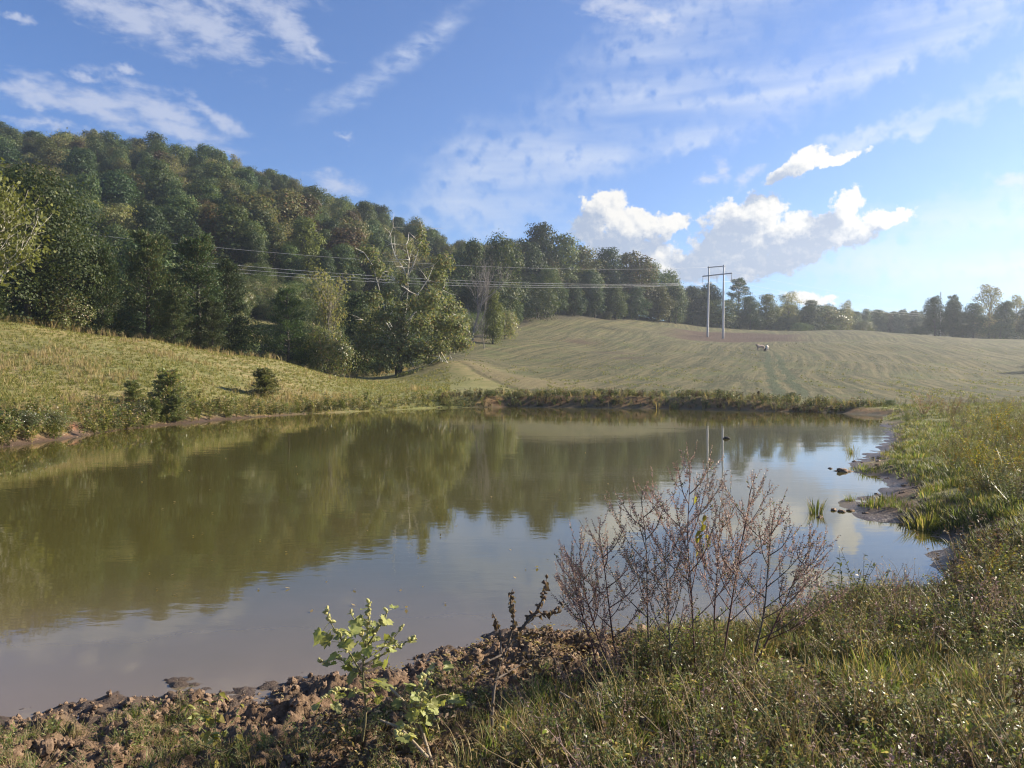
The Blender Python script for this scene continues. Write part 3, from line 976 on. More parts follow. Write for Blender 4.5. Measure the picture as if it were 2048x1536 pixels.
def cedar(seed, Hh, W, mat='cedar', n=18000, leaf=0.27, open_=0.0, base=0.05):
    rng = np.random.default_rng(seed)
    g, b = Geo(), Geo()
    b.tube([(0, 0, -0.5), (0.02 * Hh, 0, Hh * 0.3), (0, 0.01 * Hh, Hh * 0.65), (0, 0, Hh * 0.97)], np.array([1.1, .8, .5, .08]) * Hh * 0.02, 6)
    P, D = [], []
    nb = 64
    per = n // nb
    for i in range(nb):
        t = base + (0.97 - base) * (i / nb) ** 0.9
        L = W * 0.5 * (1 - t) ** 0.62 * (0.6 + 0.55 * rng.random()) + 0.04 * Hh
        if t < 0.2:
            L *= 0.55 + 2.2 * t
        a = i * 2.399 + rng.normal() * 0.4
        s = np.array([0, 0, Hh * t])
        e = s + np.array([math.cos(a) * L, math.sin(a) * L, L * (0.25 + 0.6 * t + 0.2 * rng.normal())])
        pth = limb_path(rng, s, e, 0.08, 5)
        b.tube(pth, np.linspace(0.006, 0.0015, 5) * Hh, 3, False)
        u = (0.15 + 0.85 * rng.random(per) ** (0.75 + open_))
        base_p = s + (e - s) * u[:, None]
        sp = rng.normal(size=(per, 3)) * (0.06 * Hh * (1 - 0.45 * t)) * (0.5 + 0.5 * (1 - u))[:, None] * np.array([1, 1, 0.65])
        P.append(base_p + sp)
        D.append((e - s) / (L + 1e-6) * 0.7 + rng.normal(size=(per, 3)) * 0.55 + np.array([0, 0, 0.55]))
    P, D = np.vstack(P), np.vstack(D)
    Nn = rnd_dirs(rng, len(P)) + np.array([0, 0, 0.5])
    sz = leaf * (0.6 + 0.8 * rng.random(len(P)))
    g.cards(P, D, Nn, sz, sz * 0.36, 0.05)
    return b.mesh('trunk', M['bark'], True), g.mesh('crown', M[mat])


def twig_tree(seed, Hh, W, n_leaf, leaf, mat, bark='greybark', levels=4):
    """fine branching tree with sparse leaves at the twig ends"""
    rng = np.random.default_rng(seed)
    b, g, tips = Geo(), Geo(), []

    def grow(p, d, L, r, lev):
        n = 4
        pts = [p]
        for i in range(n):
            d = d + rng.normal(size=3) * 0.13 + np.array([0, 0, 0.07])
            d = d / np.linalg.norm(d)
            pts.append(pts[-1] + d * L / n)
        b.tube(pts, np.linspace(r, r * 0.45, n + 1), 5 if lev < 2 else 3, False)
        if lev >= levels:
            tips.extend(pts[2:])
            return
        kids = 3 if lev == 0 else rng.integers(3, 5)
        for i in range(kids + (2 if lev == 0 else 0)):
            q = pts[rng.integers(1 if lev else 1, n + 1)]
            sd_ = rnd_dirs(rng, 1)[0] * np.array([1, 1, 0.35])
            nd = d * 0.75 + sd_ * (0.75 if lev else 0.85) * (W / Hh + 0.45)
            nd /= np.linalg.norm(nd)
            grow(q, nd, L * (0.55 + 0.2 * rng.random()), r * 0.5, lev + 1)
        grow(pts[-1], d, L * 0.62, r * 0.45, lev + 1)
    grow(np.array([0, 0, -0.3]), np.array([0, 0, 1.0]), Hh * 0.42, Hh * 0.016, 0)
    tr = b.mesh('trunk', M[bark], True)
    if not n_leaf:
        return tr, None
    tips = np.array(tips)
    k = rng.integers(0, len(tips), n_leaf)
    P = tips[k] + rng.normal(size=(n_leaf, 3)) * 0.03 * Hh
    sz = leaf * (0.6 + 0.8 * rng.random(n_leaf))
    g.cards(P, rnd_dirs(rng, n_leaf) - np.array([0, 0, 0.4]), rnd_dirs(rng, n_leaf) + np.array([0, 0, 0.6]), sz, sz * 0.6, 0.1)
    return tr, g.mesh('crown', M[mat])


PROTO = {
    'green1': broadleaf(1, 15, 9.5, 'green'), 'green2': broadleaf(2, 16, 10.5, 'green', taper=0.65), 'green3': broadleaf(3, 14, 8.5, 'green', lobes_n=16),
    'deep1': broadleaf(4, 15, 9.5, 'deep', taper=0.5), 'deep2': broadleaf(5, 17, 9.0, 'deep', lobes_n=24),
    'olive1': broadleaf(6, 15, 10, 'olive'), 'olive2': broadleaf(7, 13, 9.5, 'olive', lobes_n=15), 'rust': broadleaf(8, 14, 9, 'rust', lobes_n=17),
    'yellow': broadleaf(9, 13, 8.5, 'yellowgreen', n=7000), 'pale': broadleaf(10, 14, 9, 'pale', n=5200, lobes_n=18, leaf=0.30),
    'cedar1': cedar(11, 12, 7.5), 'cedar2': cedar(12, 13, 6.0), 'cedar3': cedar(13, 10, 7.0),
    'conifer': cedar(14, 15, 8.0, 'deep', n=7000, leaf=0.40, open_=-0.35),
    'thin': twig_tree(15, 14, 8, 2600, 0.34, 'pale'), 'bare': twig_tree(16, 13, 7, 0, 0, None),
    'oak': broadleaf(17, 15, 13, 'green', n=24000, leaf=0.24, base=0.12, lobes_n=30), 'oakdark': broadleaf(18, 13, 11, 'deep', n=20000, leaf=0.24, base=0.1, lobes_n=28),
    'young': cedar(31, 10, 7.0, 'weedleaf', n=9000, leaf=0.42, open_=0.2), 'lightleaf': twig_tree(19, 14, 11, 4200, 0.36, 'yellowgreen', 'whitebark'),
    'brush': broadleaf(20, 5, 6, 'weedleaf', n=5000, leaf=0.2, base=0.05, lobes_n=14), 'brushdark': broadleaf(21, 5, 7, 'green', n=5000, leaf=0.2, base=0.05, lobes_n=14),
}


def tree(kind, x, y, height, label, group=None, wide=1.0, rz=None, name=None, cat='tree', z=None):
    tr, cr = PROTO[kind]
    h0 = max(v.co.z for v in tr.vertices) if cr is None else TOP[kind]
    s = height / h0
    rz = rz if rz is not None else (x * 12.9898 + y * 78.233) % 6.283
    e = empty(name or 'tree', (x, y, (H(x, y) if z is None else z) - 0.1), rz)
    e.scale = (s * wide, s * wide, s)
    obj('trunk', tr, e)
    if cr:
        obj('crown', cr, e)
    return tag(e, label, cat, group)


TOP = {}
for k_, (t_, c_) in PROTO.items():
    src = c_ or t_
    co = np.empty(len(src.vertices) * 3, np.float32)
    src.vertices.foreach_get('co', co)
    TOP[k_] = float(np.percentile(co.reshape(-1, 3)[:, 2], 99.7))


def tree_px(kind, px, top, d, label, group=None, wide=1.0, name=None, cat='tree', rz=None):
    """a tree standing at photograph column px and distance d whose top reaches row top"""
    x = (px - 1024) / FPX * d
    z = H(x, d)
    hh = max(0.5, at(px, top, d).z - z)
    return tree(kind, x, d, hh, label, group, wide, rz, name or 'tree', cat, z)


G1 = 'trees along the top of the grassy bank'
tree_px('lightleaf', -45, 300, 58, 'tree with pale branches and bright yellow-green leaves at the left edge of the picture', G1, 0.9, 'broadleaf_tree')
tree_px('oak', 60, 335, 68, 'tall grey-green oak with the thick dark trunk at the left end of the bank', G1, 1.0, 'oak_tree')
tree_px('cedar1', -20, 500, 64, 'dark low cedar under the pale branched tree at the left edge', G1, 1.0, 'cedar_tree')
tree_px('oakdark', 135, 390, 76, 'dark rounded tree filling the space right of the tall oak', G1, 0.95, 'broadleaf_tree')
tree_px('brush', 130, 575, 69, 'low olive thicket between the oak trunk and the cedar trunk', G1, 1.1, 'bush', 'bush')
tree_px('cedar3', 205, 500, 72, 'cedar with a bare dark trunk showing at the meadow edge', G1, 1.0, 'cedar_tree')
tree_px('cedar1', 300, 462, 76, 'broad tall cedar, largest of the cedars on the bank crest', G1, 1.05, 'cedar_tree')
tree_px('cedar2', 395, 470, 79, 'narrow tall cedar just right of the broadest cedar', G1, 1.2, 'cedar_tree')
tree_px('cedar3', 350, 575, 74, 'squat cedar in front of the two tall cedars', G1, 1.0, 'cedar_tree')
tree_px('cedar2', 455, 520, 84, 'slim cedar left of the gap that shows the pasture', G1, 1.0, 'cedar_tree')
tree_px('cedar3', 425, 600, 77, 'short wide cedar at the meadow edge below the slim cedar', G1, 1.0, 'cedar_tree')
tree_px('brushdark', 510, 640, 84, 'dark thicket below the pasture gap', G1, 1.0, 'bush', 'bush')
tree_px('conifer', 575, 575, 85, 'dark pointed conifer left of the pale thin-leaved tree', G1, 1.0, 'conifer_tree')
tree_px('thin', 642, 535, 88, 'pale twiggy tree with thin yellowish leaves left of the white-barked tree', G1, 0.85, 'thin_leaved_tree')
tree_px('brush', 655, 655, 86, 'olive thicket at the foot of the pale twiggy tree', G1, 1.0, 'bush', 'bush')
tree_px('brushdark', 600, 650, 88, 'dark thicket at the foot of the pointed conifer', G1, 0.9, 'bush', 'bush')
tree_px('deep1', 715, 585, 104, 'dark round tree behind and left of the white-barked tree', G1, 0.8, 'broadleaf_tree')
tree_px('deep2', 775, 590, 112, 'dark upright tree right behind the white-barked tree', G1, 0.7, 'broadleaf_tree')
tree_px('brushdark', 735, 680, 99, 'dark thicket in the shade left of the white-barked trunk', G1, 1.1, 'bush', 'bush')
G2 = 'trees between the bank and the hay field'
tree_px('bare', 945, 500, 150, 'leafless grey tree right of the white-barked tree', G2, 0.8, 'bare_tree')
tree_px('bare', 968, 620, 142, 'small leafless grey sapling beside the leafless tree', G2, 0.8, 'bare_tree')
tree_px('yellow', 985, 580, 152, 'small yellow-green tree standing at the corner of the field', G2, 0.8, 'broadleaf_tree')
tree_px('brush', 915, 640, 140, 'grey-olive thicket behind the right side of the white-barked tree', G2, 1.1, 'bush', 'bush')
tree_px('brush', 1010, 620, 165, 'olive thicket at the foot of the tall round tree by the field corner', G2, 1.0, 'bush', 'bush')
tree_px('green2', 1003, 466, 198, 'tall round lit tree at the near corner of the hay field', G2, 0.85, 'broadleaf_tree')
tree_px('green1', 950, 480, 208, 'tall green tree behind the leafless grey tree', G2, 0.8, 'broadleaf_tree')
G3 = 'trees along the upper edge of the hay field'
edge = [('deep1', 1080, 447, 250, 'tallest dark crown on the skyline left of the big cloud', 0.8), ('deep2', 1050, 480, 240, 'dark crown just left of the tallest skyline tree', .9), ('green3', 1120, 470, 256, 'green crown on the right shoulder of the tallest skyline tree', 0.9),
        ('olive1', 1165, 492, 262, 'brownish rounded crown below the left end of the big cloud', 0.9), ('deep1', 1215, 496, 268, 'dark crown right of the brownish rounded crown', 0.85), ('olive2', 1262, 505, 272, 'brown-green crown third from the end of the skyline wood', 0.85), ('green1', 1300, 525, 276, 'green crown second from the end of the skyline wood', 0.8), ('green2', 1338, 540, 282, 'lit green crown at the right end of the skyline wood', 0.8),
        ('brushdark', 1075, 575, 225, 'dark edge thicket below the tallest skyline tree', 1.2), ('green3', 1110, 560, 235, 'dark edge tree at the field corner', .9), ('deep1', 1150, 570, 240, 'shaded edge tree below the brownish crown', .9), ('deep2', 1190, 568, 247, 'shaded edge tree in the middle of the wood edge', 0.95), ('green1', 1230, 570, 254, 'green edge tree behind the top of the field', .9), ('deep1', 1272, 572, 262, 'dark edge tree left of the yellow-lit edge tree', .9), ('yellow', 1315, 572, 270, 'yellow-green lit edge tree at the end of the wood', 1.0), ('green2', 1350, 570, 278, 'green edge tree where the wood meets the dark row', 0.9),
        ('deep1', 1385, 572, 300, 'dark shaded tree just left of the power poles', 0.9), ('deep2', 1420, 566, 306, 'dark shaded tree directly behind the left power pole', 0.9), ('brushdark', 1445, 600, 296, 'dark shaded thicket behind the right power pole', 1.2), ('conifer', 1476, 557, 304, 'open pointed conifer rising right of the power poles', 0.9), ('deep1', 1500, 592, 298, 'dark shaded tree below the open conifer', 0.9),
        ('yellow', 1532, 588, 302, 'yellow-lit tree right of the dark row behind the cattle', 0.9), ('pale', 1576, 583, 308, 'pale airy tree with a rounded top on the far skyline', 0.95), ('green3', 1622, 600, 306, 'low green tree right of the pale airy tree', 1.1), ('brush', 1655, 612, 312, 'low olive tree near the middle of the far skyline', 1.2), ('pale', 1693, 600, 318, 'slim pale tree standing at the end of the far row', 0.6),
        ('brushdark', 1600, 645, 292, 'long dark hedge bush at the top of the field', 1.6), ('brushdark', 1660, 648, 290, 'dark hedge bush right of the long hedge bush', 1.5), ('brush', 1725, 640, 300, 'lit hedge bush in the gap of the skyline', 1.4),
        ('deep2', 1868, 592, 262, 'dark tree at the left end of the right-hand wood', 0.9), ('deep1', 1905, 602, 258, 'dark tree second in the right-hand wood', 0.9), ('conifer', 1905, 590, 266, 'pointed dark conifer within the right-hand wood', 0.7), ('deep1', 1945, 606, 252, 'dark tree in the middle of the right-hand wood', 0.95), ('pale', 1978, 568, 262, 'tall pale feathery tree above the right-hand wood', 0.8), ('deep2', 2010, 602, 248, 'dark tree below the right side of the feathery tree', 0.9), ('pale', 2032, 590, 256, 'smaller pale feathery tree near the right edge', 0.75), ('deep1', 2060, 604, 244, 'dark tree cut by the right edge of the picture', 1.0),
        ('brushdark', 1840, 650, 262, 'dark bush at the left foot of the right-hand wood', 1.2), ('brushdark', 1925, 645, 248, 'dark bush in front of the right-hand wood', 1.3), ('brushdark', 2000, 645, 243, 'dark bush at the field edge below the feathery trees', 1.3)]
for (k, px, top, d, lab, wd) in edge:
    nm = 'hedge_bush' if 'brush' in k else ('conifer_tree' if k == 'conifer' else 'broadleaf_tree')
    tree_px(k, px, top, d, lab, G3, wd * 1.3, nm, 'bush' if 'brush' in k else 'tree')
for i, px in enumerate(range(1215, 1580, 20)):
    tree_px('brushdark' if i % 3 else 'brush', px, 622 + (i * 7) % 11, float(tree_edge(px)) + 3 + (i * 5) % 7, 'low dark bush under the trees along the top of the hay field', 'undergrowth along the top of the field', 1.3, 'hedge_bush', 'bush')
# wood right of the picture whose shade lies across the field
for i, (px, d, h) in enumerate(((2330, 118, 13), (2400, 126, 15), (2300, 135, 12), (2460, 112, 14), (2380, 142, 15))):
    x = (px - 1024) / FPX * d
    tree('deep1' if i % 2 else 'green2', x, d, h, 'dark tree in a clump beside the hay field', 'clump of trees beside the field', 1.0, name='broadleaf_tree')

# the wooded hill: every tree one can tell apart, then the rest as one wood
rng = np.random.default_rng(77)
cand = []
for _ in range(26000):
    px = rng.uniform(-330, 1420)
    d = rng.uniform(95, 400) if rng.random() < 0.8 else rng.uniform(95, 200)
    cand.append((px, d))
cand = np.array(cand)
cx, cy = (cand[:, 0] - 1024) / FPX * cand[:, 1], cand[:, 1]
ok = cand[:, 1] > tree_edge(cand[:, 0]) + np.interp(cand[:, 0], [900, 1060], [13, 7])
ridge = np.interp(cand[:, 0], [-400, 0, 300, 560, 850, 1000, 1200, 1420], [350, 345, 333, 318, 312, 318, 335, 345])
ok &= cand[:, 1] < ridge
wt = np.linspace(0, 1.6, 200)
wpx, wd_ = pxd(62 - 113 * wt, 233 - 83 * wt)
wo = np.argsort(wpx)
wire_d = np.interp(cand[:, 0], wpx[wo], wd_[wo])
ok &= ~((cand[:, 0] > 300) & (cand[:, 0] < 1045) & (cand[:, 1] < wire_d + 9))
ok &= ~((np.abs(cand[:, 0] - 528) < 42) & (cand[:, 1] < 131))
ok &= ~((cand[:, 0] > 330) & (cand[:, 0] < 640) & (cand[:, 1] < 108))
cx, cy, cand = cx[ok], cy[ok], cand[ok]
cell, sel = {}, []
for i in range(len(cx)):
    sp = 4.6 + 3.2 * hash2(np.array([i]), np.array([3]), 9)[0]
    key = (int(cx[i] // 5), int(cy[i] // 5))
    good = True
    for a in (-1, 0, 1):
        for b in (-1, 0, 1):
            for j in cell.get((key[0] + a, key[1] + b), ()):
                if (cx[i] - cx[j]) ** 2 + (cy[i] - cy[j]) ** 2 < sp * sp:
                    good = False
    if good:
        cell.setdefault(key, []).append(i)
        sel.append(i)
sel = np.array(sel)
hx, hy, hpx = cx[sel], cy[sel], cand[sel, 0]
hz = terrain(hx, hy)[0]
order = np.argsort(hy)
kinds = ['green1', 'green2', 'green3', 'deep1', 'deep2', 'olive1', 'olive2', 'rust', 'yellow', 'pale', 'thin', 'bare']
prob = np.array([.18, .16, .16, .13, .11, .10, .06, .04, .04, .03, .03, .012])
prob /= prob.sum()
HLAB = {'green': 'broad-leaved tree with a mid-green crown among the trees of the hillside wood', 'deep': 'broad-leaved tree with a dark green crown among the trees of the hillside wood', 'olive': 'broad-leaved tree with an olive-brown crown among the trees of the hillside wood',
        'rust': 'broad-leaved tree turning rust brown among the trees of the hillside wood', 'yellow': 'broad-leaved tree with a yellow-green crown among the trees of the hillside wood', 'pale': 'broad-leaved tree with a pale thin crown among the trees of the hillside wood', 'thin': 'twiggy tree with sparse yellowish leaves among the trees of the hillside wood', 'bare': 'leafless grey tree among the trees of the hillside wood'}
hk = rng.choice(len(kinds), len(order), p=prob)
# colours gather in drifts on the slope
dr = fbm(hx * 0.02, hy * 0.02, 3, 71)
hk = np.where((dr[order] > 0.30) & (rng.random(len(order)) < 0.3), rng.choice([5, 6, 7], len(order)), hk)
hh = rng.uniform(8.5, 16.5, len(order)) * (0.85 + 0.25 * rng.random(len(order)))
hw = rng.uniform(0.8, 1.35, len(order))
N_IND = 288
rest = []
vis = 0
for q, i in enumerate(order):
    k = kinds[hk[q]]
    if vis < N_IND and -40 < hpx[i] < 1400:
        vis += 1
        tree(k, hx[i], hy[i], hh[q], HLAB[k.rstrip('123')], 'trees of the hillside wood', hw[q], rng.uniform(0, 6.28), 'hillside_tree', z=hz[i])
    else:
        rest.append((q, i))
wood = []
for k in kinds:
    tr, cr = PROTO[k]
    wood.append(cr or tr)
qq = np.array([a for a, b in rest]); ii = np.array([b for a, b in rest])
ss = hh[qq] / np.array([TOP[kinds[k]] for k in hk[qq]])
scatter('forest', np.stack([hx[ii], hy[ii], hz[ii]], 1), np.stack([0 * ss, 0 * ss, rng.uniform(0, 6.28, len(ss))], 1), np.stack([ss * hw[qq], ss * hw[qq], ss], 1), hk[qq], wood, 'upper part of the wood covering the hill up to the ridge')
print('hill trees', len(order), 'individual', vis)

# low brush kept down under the power line
bpx = rng.uniform(300, 1040, 900); bd = rng.uniform(100, 200, 900)
bw = np.interp(bpx, wpx[wo], wd_[wo]); be = tree_edge(bpx)
kb = (bd > be + 8) & (bd < bw + 12) & ~((np.abs(bpx - 528) < 48) & (bd < 131))
bpx, bd = bpx[kb], bd[kb]
bx_, by_ = (bpx - 1024) / FPX * bd, bd
bs = rng.uniform(0.5, 1.0, len(bx_))
scatter('undergrowth', np.stack([bx_, by_, terrain(bx_, by_)[0] - 0.3], 1), np.stack([0 * bs, 0 * bs, rng.uniform(0, 6.28, len(bs))], 1), bs, rng.integers(0, 2, len(bs)), [PROTO['brush'][1], PROTO['brushdark'][1]], 'low brush growing in the strip under the power line')

# far wood beyond the crest, seen in the gap
fx, fy, fs = [], [], []
for _ in range(420):
    px, d = rng.uniform(1340, 2300), rng.uniform(345, 520)
    if 1340 < px < 1560 and d < 380:
        continue
    fx.append((px - 1024) / FPX * d); fy.append(d); fs.append(rng.uniform(0.6, 0.9))
fx, fy, fs = np.array(fx), np.array(fy), np.array(fs)
scatter('far_wood', np.stack([fx, fy, terrain(fx, fy)[0] - 1.5], 1), np.stack([0 * fs, 0 * fs, rng.uniform(0, 6.28, len(fs))], 1), fs, rng.integers(0, 7, len(fs)), wood[:7], 'hazy far wood beyond the crest of the field')


# ------------------------------------------------------------------ the white-barked tree on the shore
def white_tree():
    rng = np.random.default_rng(5)
    D0 = 95.0
    b0 = at(798, 752, D0)
    base = Vector((b0.x, b0.y, H(b0.x, b0.y) - 0.1))
    e = empty('sycamore_tree', base)

    def P(px, py, dy=0.0):
        return np.array(at(px, py, D0 + dy) - base)
    g = Geo()
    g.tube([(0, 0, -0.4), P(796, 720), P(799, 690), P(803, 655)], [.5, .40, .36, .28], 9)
    limbs = [[(803, 656), (812, 620), (816, 580), (815, 552)], [(815, 556), (806, 535), (790, 512), (783, 488), (781, 468), (786, 455)], [(815, 556), (822, 540), (832, 515), (842, 485), (845, 462)], [(812, 620), (835, 590), (855, 560), (868, 530)],
             [(803, 655), (830, 625), (860, 600), (885, 580)], [(800, 680), (775, 640), (755, 565), (745, 530), (728, 505)], [(799, 690), (772, 645), (762, 628), (745, 638), (735, 655)],
             [(799, 690), (840, 660), (880, 640), (910, 630)], [(797, 705), (840, 685), (890, 680), (925, 690)], [(797, 715), (840, 705), (880, 715), (905, 735)], [(797, 700), (765, 660), (745, 650), (725, 640)],
             [(797, 715), (770, 695), (745, 690), (725, 700)], [(800, 690), (815, 670), (822, 640)], [(815, 552), (818, 520), (812, 490)], [(796, 722), (820, 725), (838, 745)], [(816, 580), (790, 560), (765, 545)],
             [(880, 715), (895, 742), (915, 765)]]
    for l in limbs:
        dy = rng.normal() * 2.5
        n = len(l)
        pts = [P(px, py, dy * i / (n - 1)) for i, (px, py) in enumerate(l)]
        lb = Geo()
        lb.tube(pts, np.linspace(0.10, 0.022, n), 6)
        for k in range(1, n):
            for _ in range(3):
                s = pts[k]
                lb.tube(limb_path(rng, s, s + rng.normal(size=3) * np.array([1.0, 1.0, .8]) + np.array([0, 0, .3]), 0.1, 4), np.linspace(0.045, 0.012, 4), 3, False)
        obj('limb', lb.mesh('limb', M['whitebark'], True), e)
    obj('trunk', g.mesh('trunk', M['bark'], True), e)  # brown lower bark, with the shade under the crown put into its dark tone
    lob = [(735, 508, 24, 18), (755, 535, 16, 20), (772, 545, 14, 15), (843, 476, 11, 24), (850, 500, 12, 20), (818, 500, 9, 20), (885, 530, 24, 26), (872, 560, 24, 26), (862, 605, 28, 28), (900, 620, 26, 28), (880, 650, 32, 26),
           (840, 655, 26, 24), (915, 655, 22, 24), (925, 690, 24, 18), (885, 690, 32, 20), (840, 700, 28, 20), (865, 725, 30, 14), (760, 640, 28, 24), (735, 665, 26, 24), (755, 695, 30, 22), (720, 690, 20, 20), (775, 715, 22, 20),
           (745, 600, 22, 22), (775, 590, 16, 18), (725, 635, 20, 20), (825, 752, 28, 10), (850, 745, 22, 12), (805, 560, 14, 12), (830, 610, 18, 20), (800, 650, 16, 20), (905, 740, 16, 10), (725, 720, 22, 18), (760, 735, 22, 14), (800, 690, 26, 20), (815, 715, 26, 18), (790, 725, 22, 14), (800, 620, 18, 20), (850, 620, 26, 24), (905, 660, 30, 22), (870, 700, 34, 22), (795, 665, 24, 20)]
    lobes = []
    for (px, py, rx, ry) in lob:
        dy = rng.normal() * 3.0
        k = D0 / FPX
        if abs(px - 802) < 60 and py > 585:
            dy = -2.5 + rng.normal()
        lobes.append((P(px, py, dy), np.array([rx * k * 1.08, (rx + ry) * 0.5 * k, ry * k * 1.08])))
    c = Geo()
    fill_lobes(rng, c, lobes, 22000, 0.27, 0.85, 0.1, 0.3, 0.5)
    # loose sprays past the lobes
    obj('crown', c.mesh('crown', M['sycamore']), e)
    tag(e, 'white-barked tree with ragged yellowish leaves standing at the end of the bank', 'tree', G1)


white_tree()


# ------------------------------------------------------------------ power line
def power_line():
    bl = at(1415, 676, 233.0)
    br = at(1446, 680, 230.5)
    base = (bl + br) / 2
    e = empty('power_pole', (base.x, base.y, H(base.x, base.y)))
    b0 = Vector(e.location)

    def pole(pb, top_row, px_top, d):
        zb = H(pb.x, pb.y) - 1.0
        g = Geo()
        t = at(px_top, top_row, d)
        a = np.array(Vector((pb.x, pb.y, zb)) - b0); c = np.array(t - b0)
        g.tube([a + (c - a) * u for u in np.linspace(0, 1, 6)], np.linspace(0.36, 0.22, 6), 10)
        obj('pole', g.mesh('pole', M['pole'], True), e)
        return t
    tl = pole(bl, 533, 1418, 233.0)
    tr = pole(br, 530, 1447.5, 230.5)
    g = Geo(); g.tube([np.array(tl - b0 + Vector((-.4, 0, -.3))), np.array(tr - b0 + Vector((.4, 0, -.3)))], 0.16, 6)
    obj('top_beam', g.mesh('top_beam', M['steel']), e)
    al, ar = at(1404, 553, 234.2), at(1463, 546.5, 229.3)
    fr = Vector((0.05, -0.35, 0))
    g = Geo(); g.tube([np.array(al - b0 + fr), np.array(ar - b0 + fr)], 0.19, 6)
    obj('crossarm', g.mesh('crossarm', M['steel']), e)
    ends = []
    for u in (0.015, 0.5, 0.985):
        p = al + (ar - al) * u + fr
        q = p + Vector((0, 0, -2.4))
        g = Geo()
        g.tube([np.array(p - b0), np.array(q - b0)], 0.035, 5)
        for k in range(9):
            c = np.array(p - b0) + np.array([0, 0, -0.4 - 0.21 * k])
            g.tube([c, c + np.array([0, 0, -0.06]), c + np.array([0, 0, -0.1])], [0.05, 0.15, 0.13], 7)
        obj('insulator_string', g.mesh('insulator_string', M['insulator'], True), e)
        ends.append(q)
    tag(e, 'tall two-legged power pole with a crossarm standing on the hay field', 'power pole')
    # wires run left and towards the camera, sagging
    run = Vector((-113, -83, 0))
    labs = ['far power cable of the three lower cables crossing the hill', 'middle power cable of the three lower cables crossing the hill', 'near power cable of the three lower cables crossing the hill', 'single thin wire hanging above the three power cables']
    wires = [(ends[0], -14.4, 7.5, .028), (ends[1], -14.4, 7.5, .028), (ends[2], -14.4, 7.5, .028), (tl + Vector((0, 0, -.2)), -15.2, 7.6, .022)]
    for (p, b, c, rad), lab in zip(wires, labs):
        g = Geo()
        g.tube([np.array(p + run * t + Vector((0, 0, b * t + c * t * t))) for t in np.linspace(0, 1.75, 60)], rad, 5)
        # on past the pole, down behind the crest
        g.tube([np.array(p - run * t + Vector((0, 0, -9 * t + 5 * t * t))) for t in np.linspace(0, 1.0, 24)], rad * 0.8, 5)
        tag(obj('power_cable', g.mesh('power_cable', M['wire'], True)), lab, 'power cable', 'cables of the power line')
    # far pole tip above the right-hand wood
    x = (1880 - 1024) / FPX * 275; zt = at(1880, 584, 275).z
    g = Geo(); zb = H(x, 275) - 1
    g.tube([(x, 275, zb), (x + .05, 275, (zb + zt) / 2), (x, 275, zt)], [.22, .19, .15], 7)
    g.tube([(x - 1, 275, zt - .7), (x + 1, 275, zt - .7)], .07, 5)
    tag(obj('utility_pole', g.mesh('utility_pole', M['pole'], True)), 'thin pole tip rising behind the dark wood at the right', 'utility pole')


power_line()


# ------------------------------------------------------------------ cattle
def cow(px, py, d, rz, s, mat, label, graze=False, name='cow'):
    x, y, _ = at(px, py, d)
    e_loc = (x, y, H(x, y))
    hd = [(1.15, 0, 1.05), (1.45, 0, 0.55), (1.6, 0, 0.2)] if graze else [(1.15, 0, 1.40), (1.42, 0, 1.5), (1.72, 0, 1.35)]
    V = [(-0.85, 0, 1.12), (-0.3, 0, 1.05), (0.3, 0, 1.06), (0.8, 0, 1.15)] + hd
    E = [(0, 1), (1, 2), (2, 3), (3, 4), (4, 5), (5, 6)]
    R = [.33, .40, .40, .34, .22, .17, .10]
    for sx, root, kx in ((-0.85, 0, -0.06), (0.78, 3, 0.04)):
        for sy in (-0.2, 0.2):
            k = len(V)
            V += [(sx, sy, 0.80), (sx + kx * 2, sy, 0.45), (sx, sy, 0.2), (sx + 0.03, sy, 0.02)]
            R += [.19, .10, .075, .085]
            E += [(root, k), (k, k + 1), (k + 1, k + 2), (k + 2, k + 3)]
    k = len(V)
    V += [(-1.18, 0, 1.15), (-1.26, 0, 0.55)]; R += [.05, .05]; E += [(0, k), (k, k + 1)]
    h, h2 = V[5], V[6]
    k = len(V)
    V += [(h[0] - 0.05, 0.26, h[2] + 0.05), (h[0] - 0.05, -0.26, h[2] + 0.05)]; R += [.05, .05]; E += [(5, k), (5, k + 1)]
    me = bpy.data.meshes.new(name)
    me.from_pydata(V, E, [])
    o = obj(name, me)
    sk = o.modifiers.new('skin', 'SKIN')
    for i, r in enumerate(R):
        me.skin_vertices[0].data[i].radius = (r, r)
    me.skin_vertices[0].data[1].use_root = True
    sb = o.modifiers.new('sub', 'SUBSURF'); sb.levels = sb.render_levels = 1
    me.materials.append(M[mat])
    o.location = e_loc
    o.rotation_euler = (0, 0, rz)
    o.scale = (s, s, s)
    return tag(o, label, 'cow' if name == 'cow' else 'calf', 'cattle on the hay field')


if True:
    # skin layers need a customdata layer: made through the modifier in object mode
    def _skin_layer_fix():
        pass
    cow(1521, 695, 163, math.radians(200), 0.8, 'hide_tan', 'tan cow standing side-on beside the cream cow')
    cow(1534, 697, 161, math.radians(250), 0.82, 'hide_white', 'cream cow beside the tan cow on the field', True)
    cow(1530, 703, 155, math.radians(265), 0.5, 'hide_black', 'small black calf in front of the two pale cows', False, 'calf')


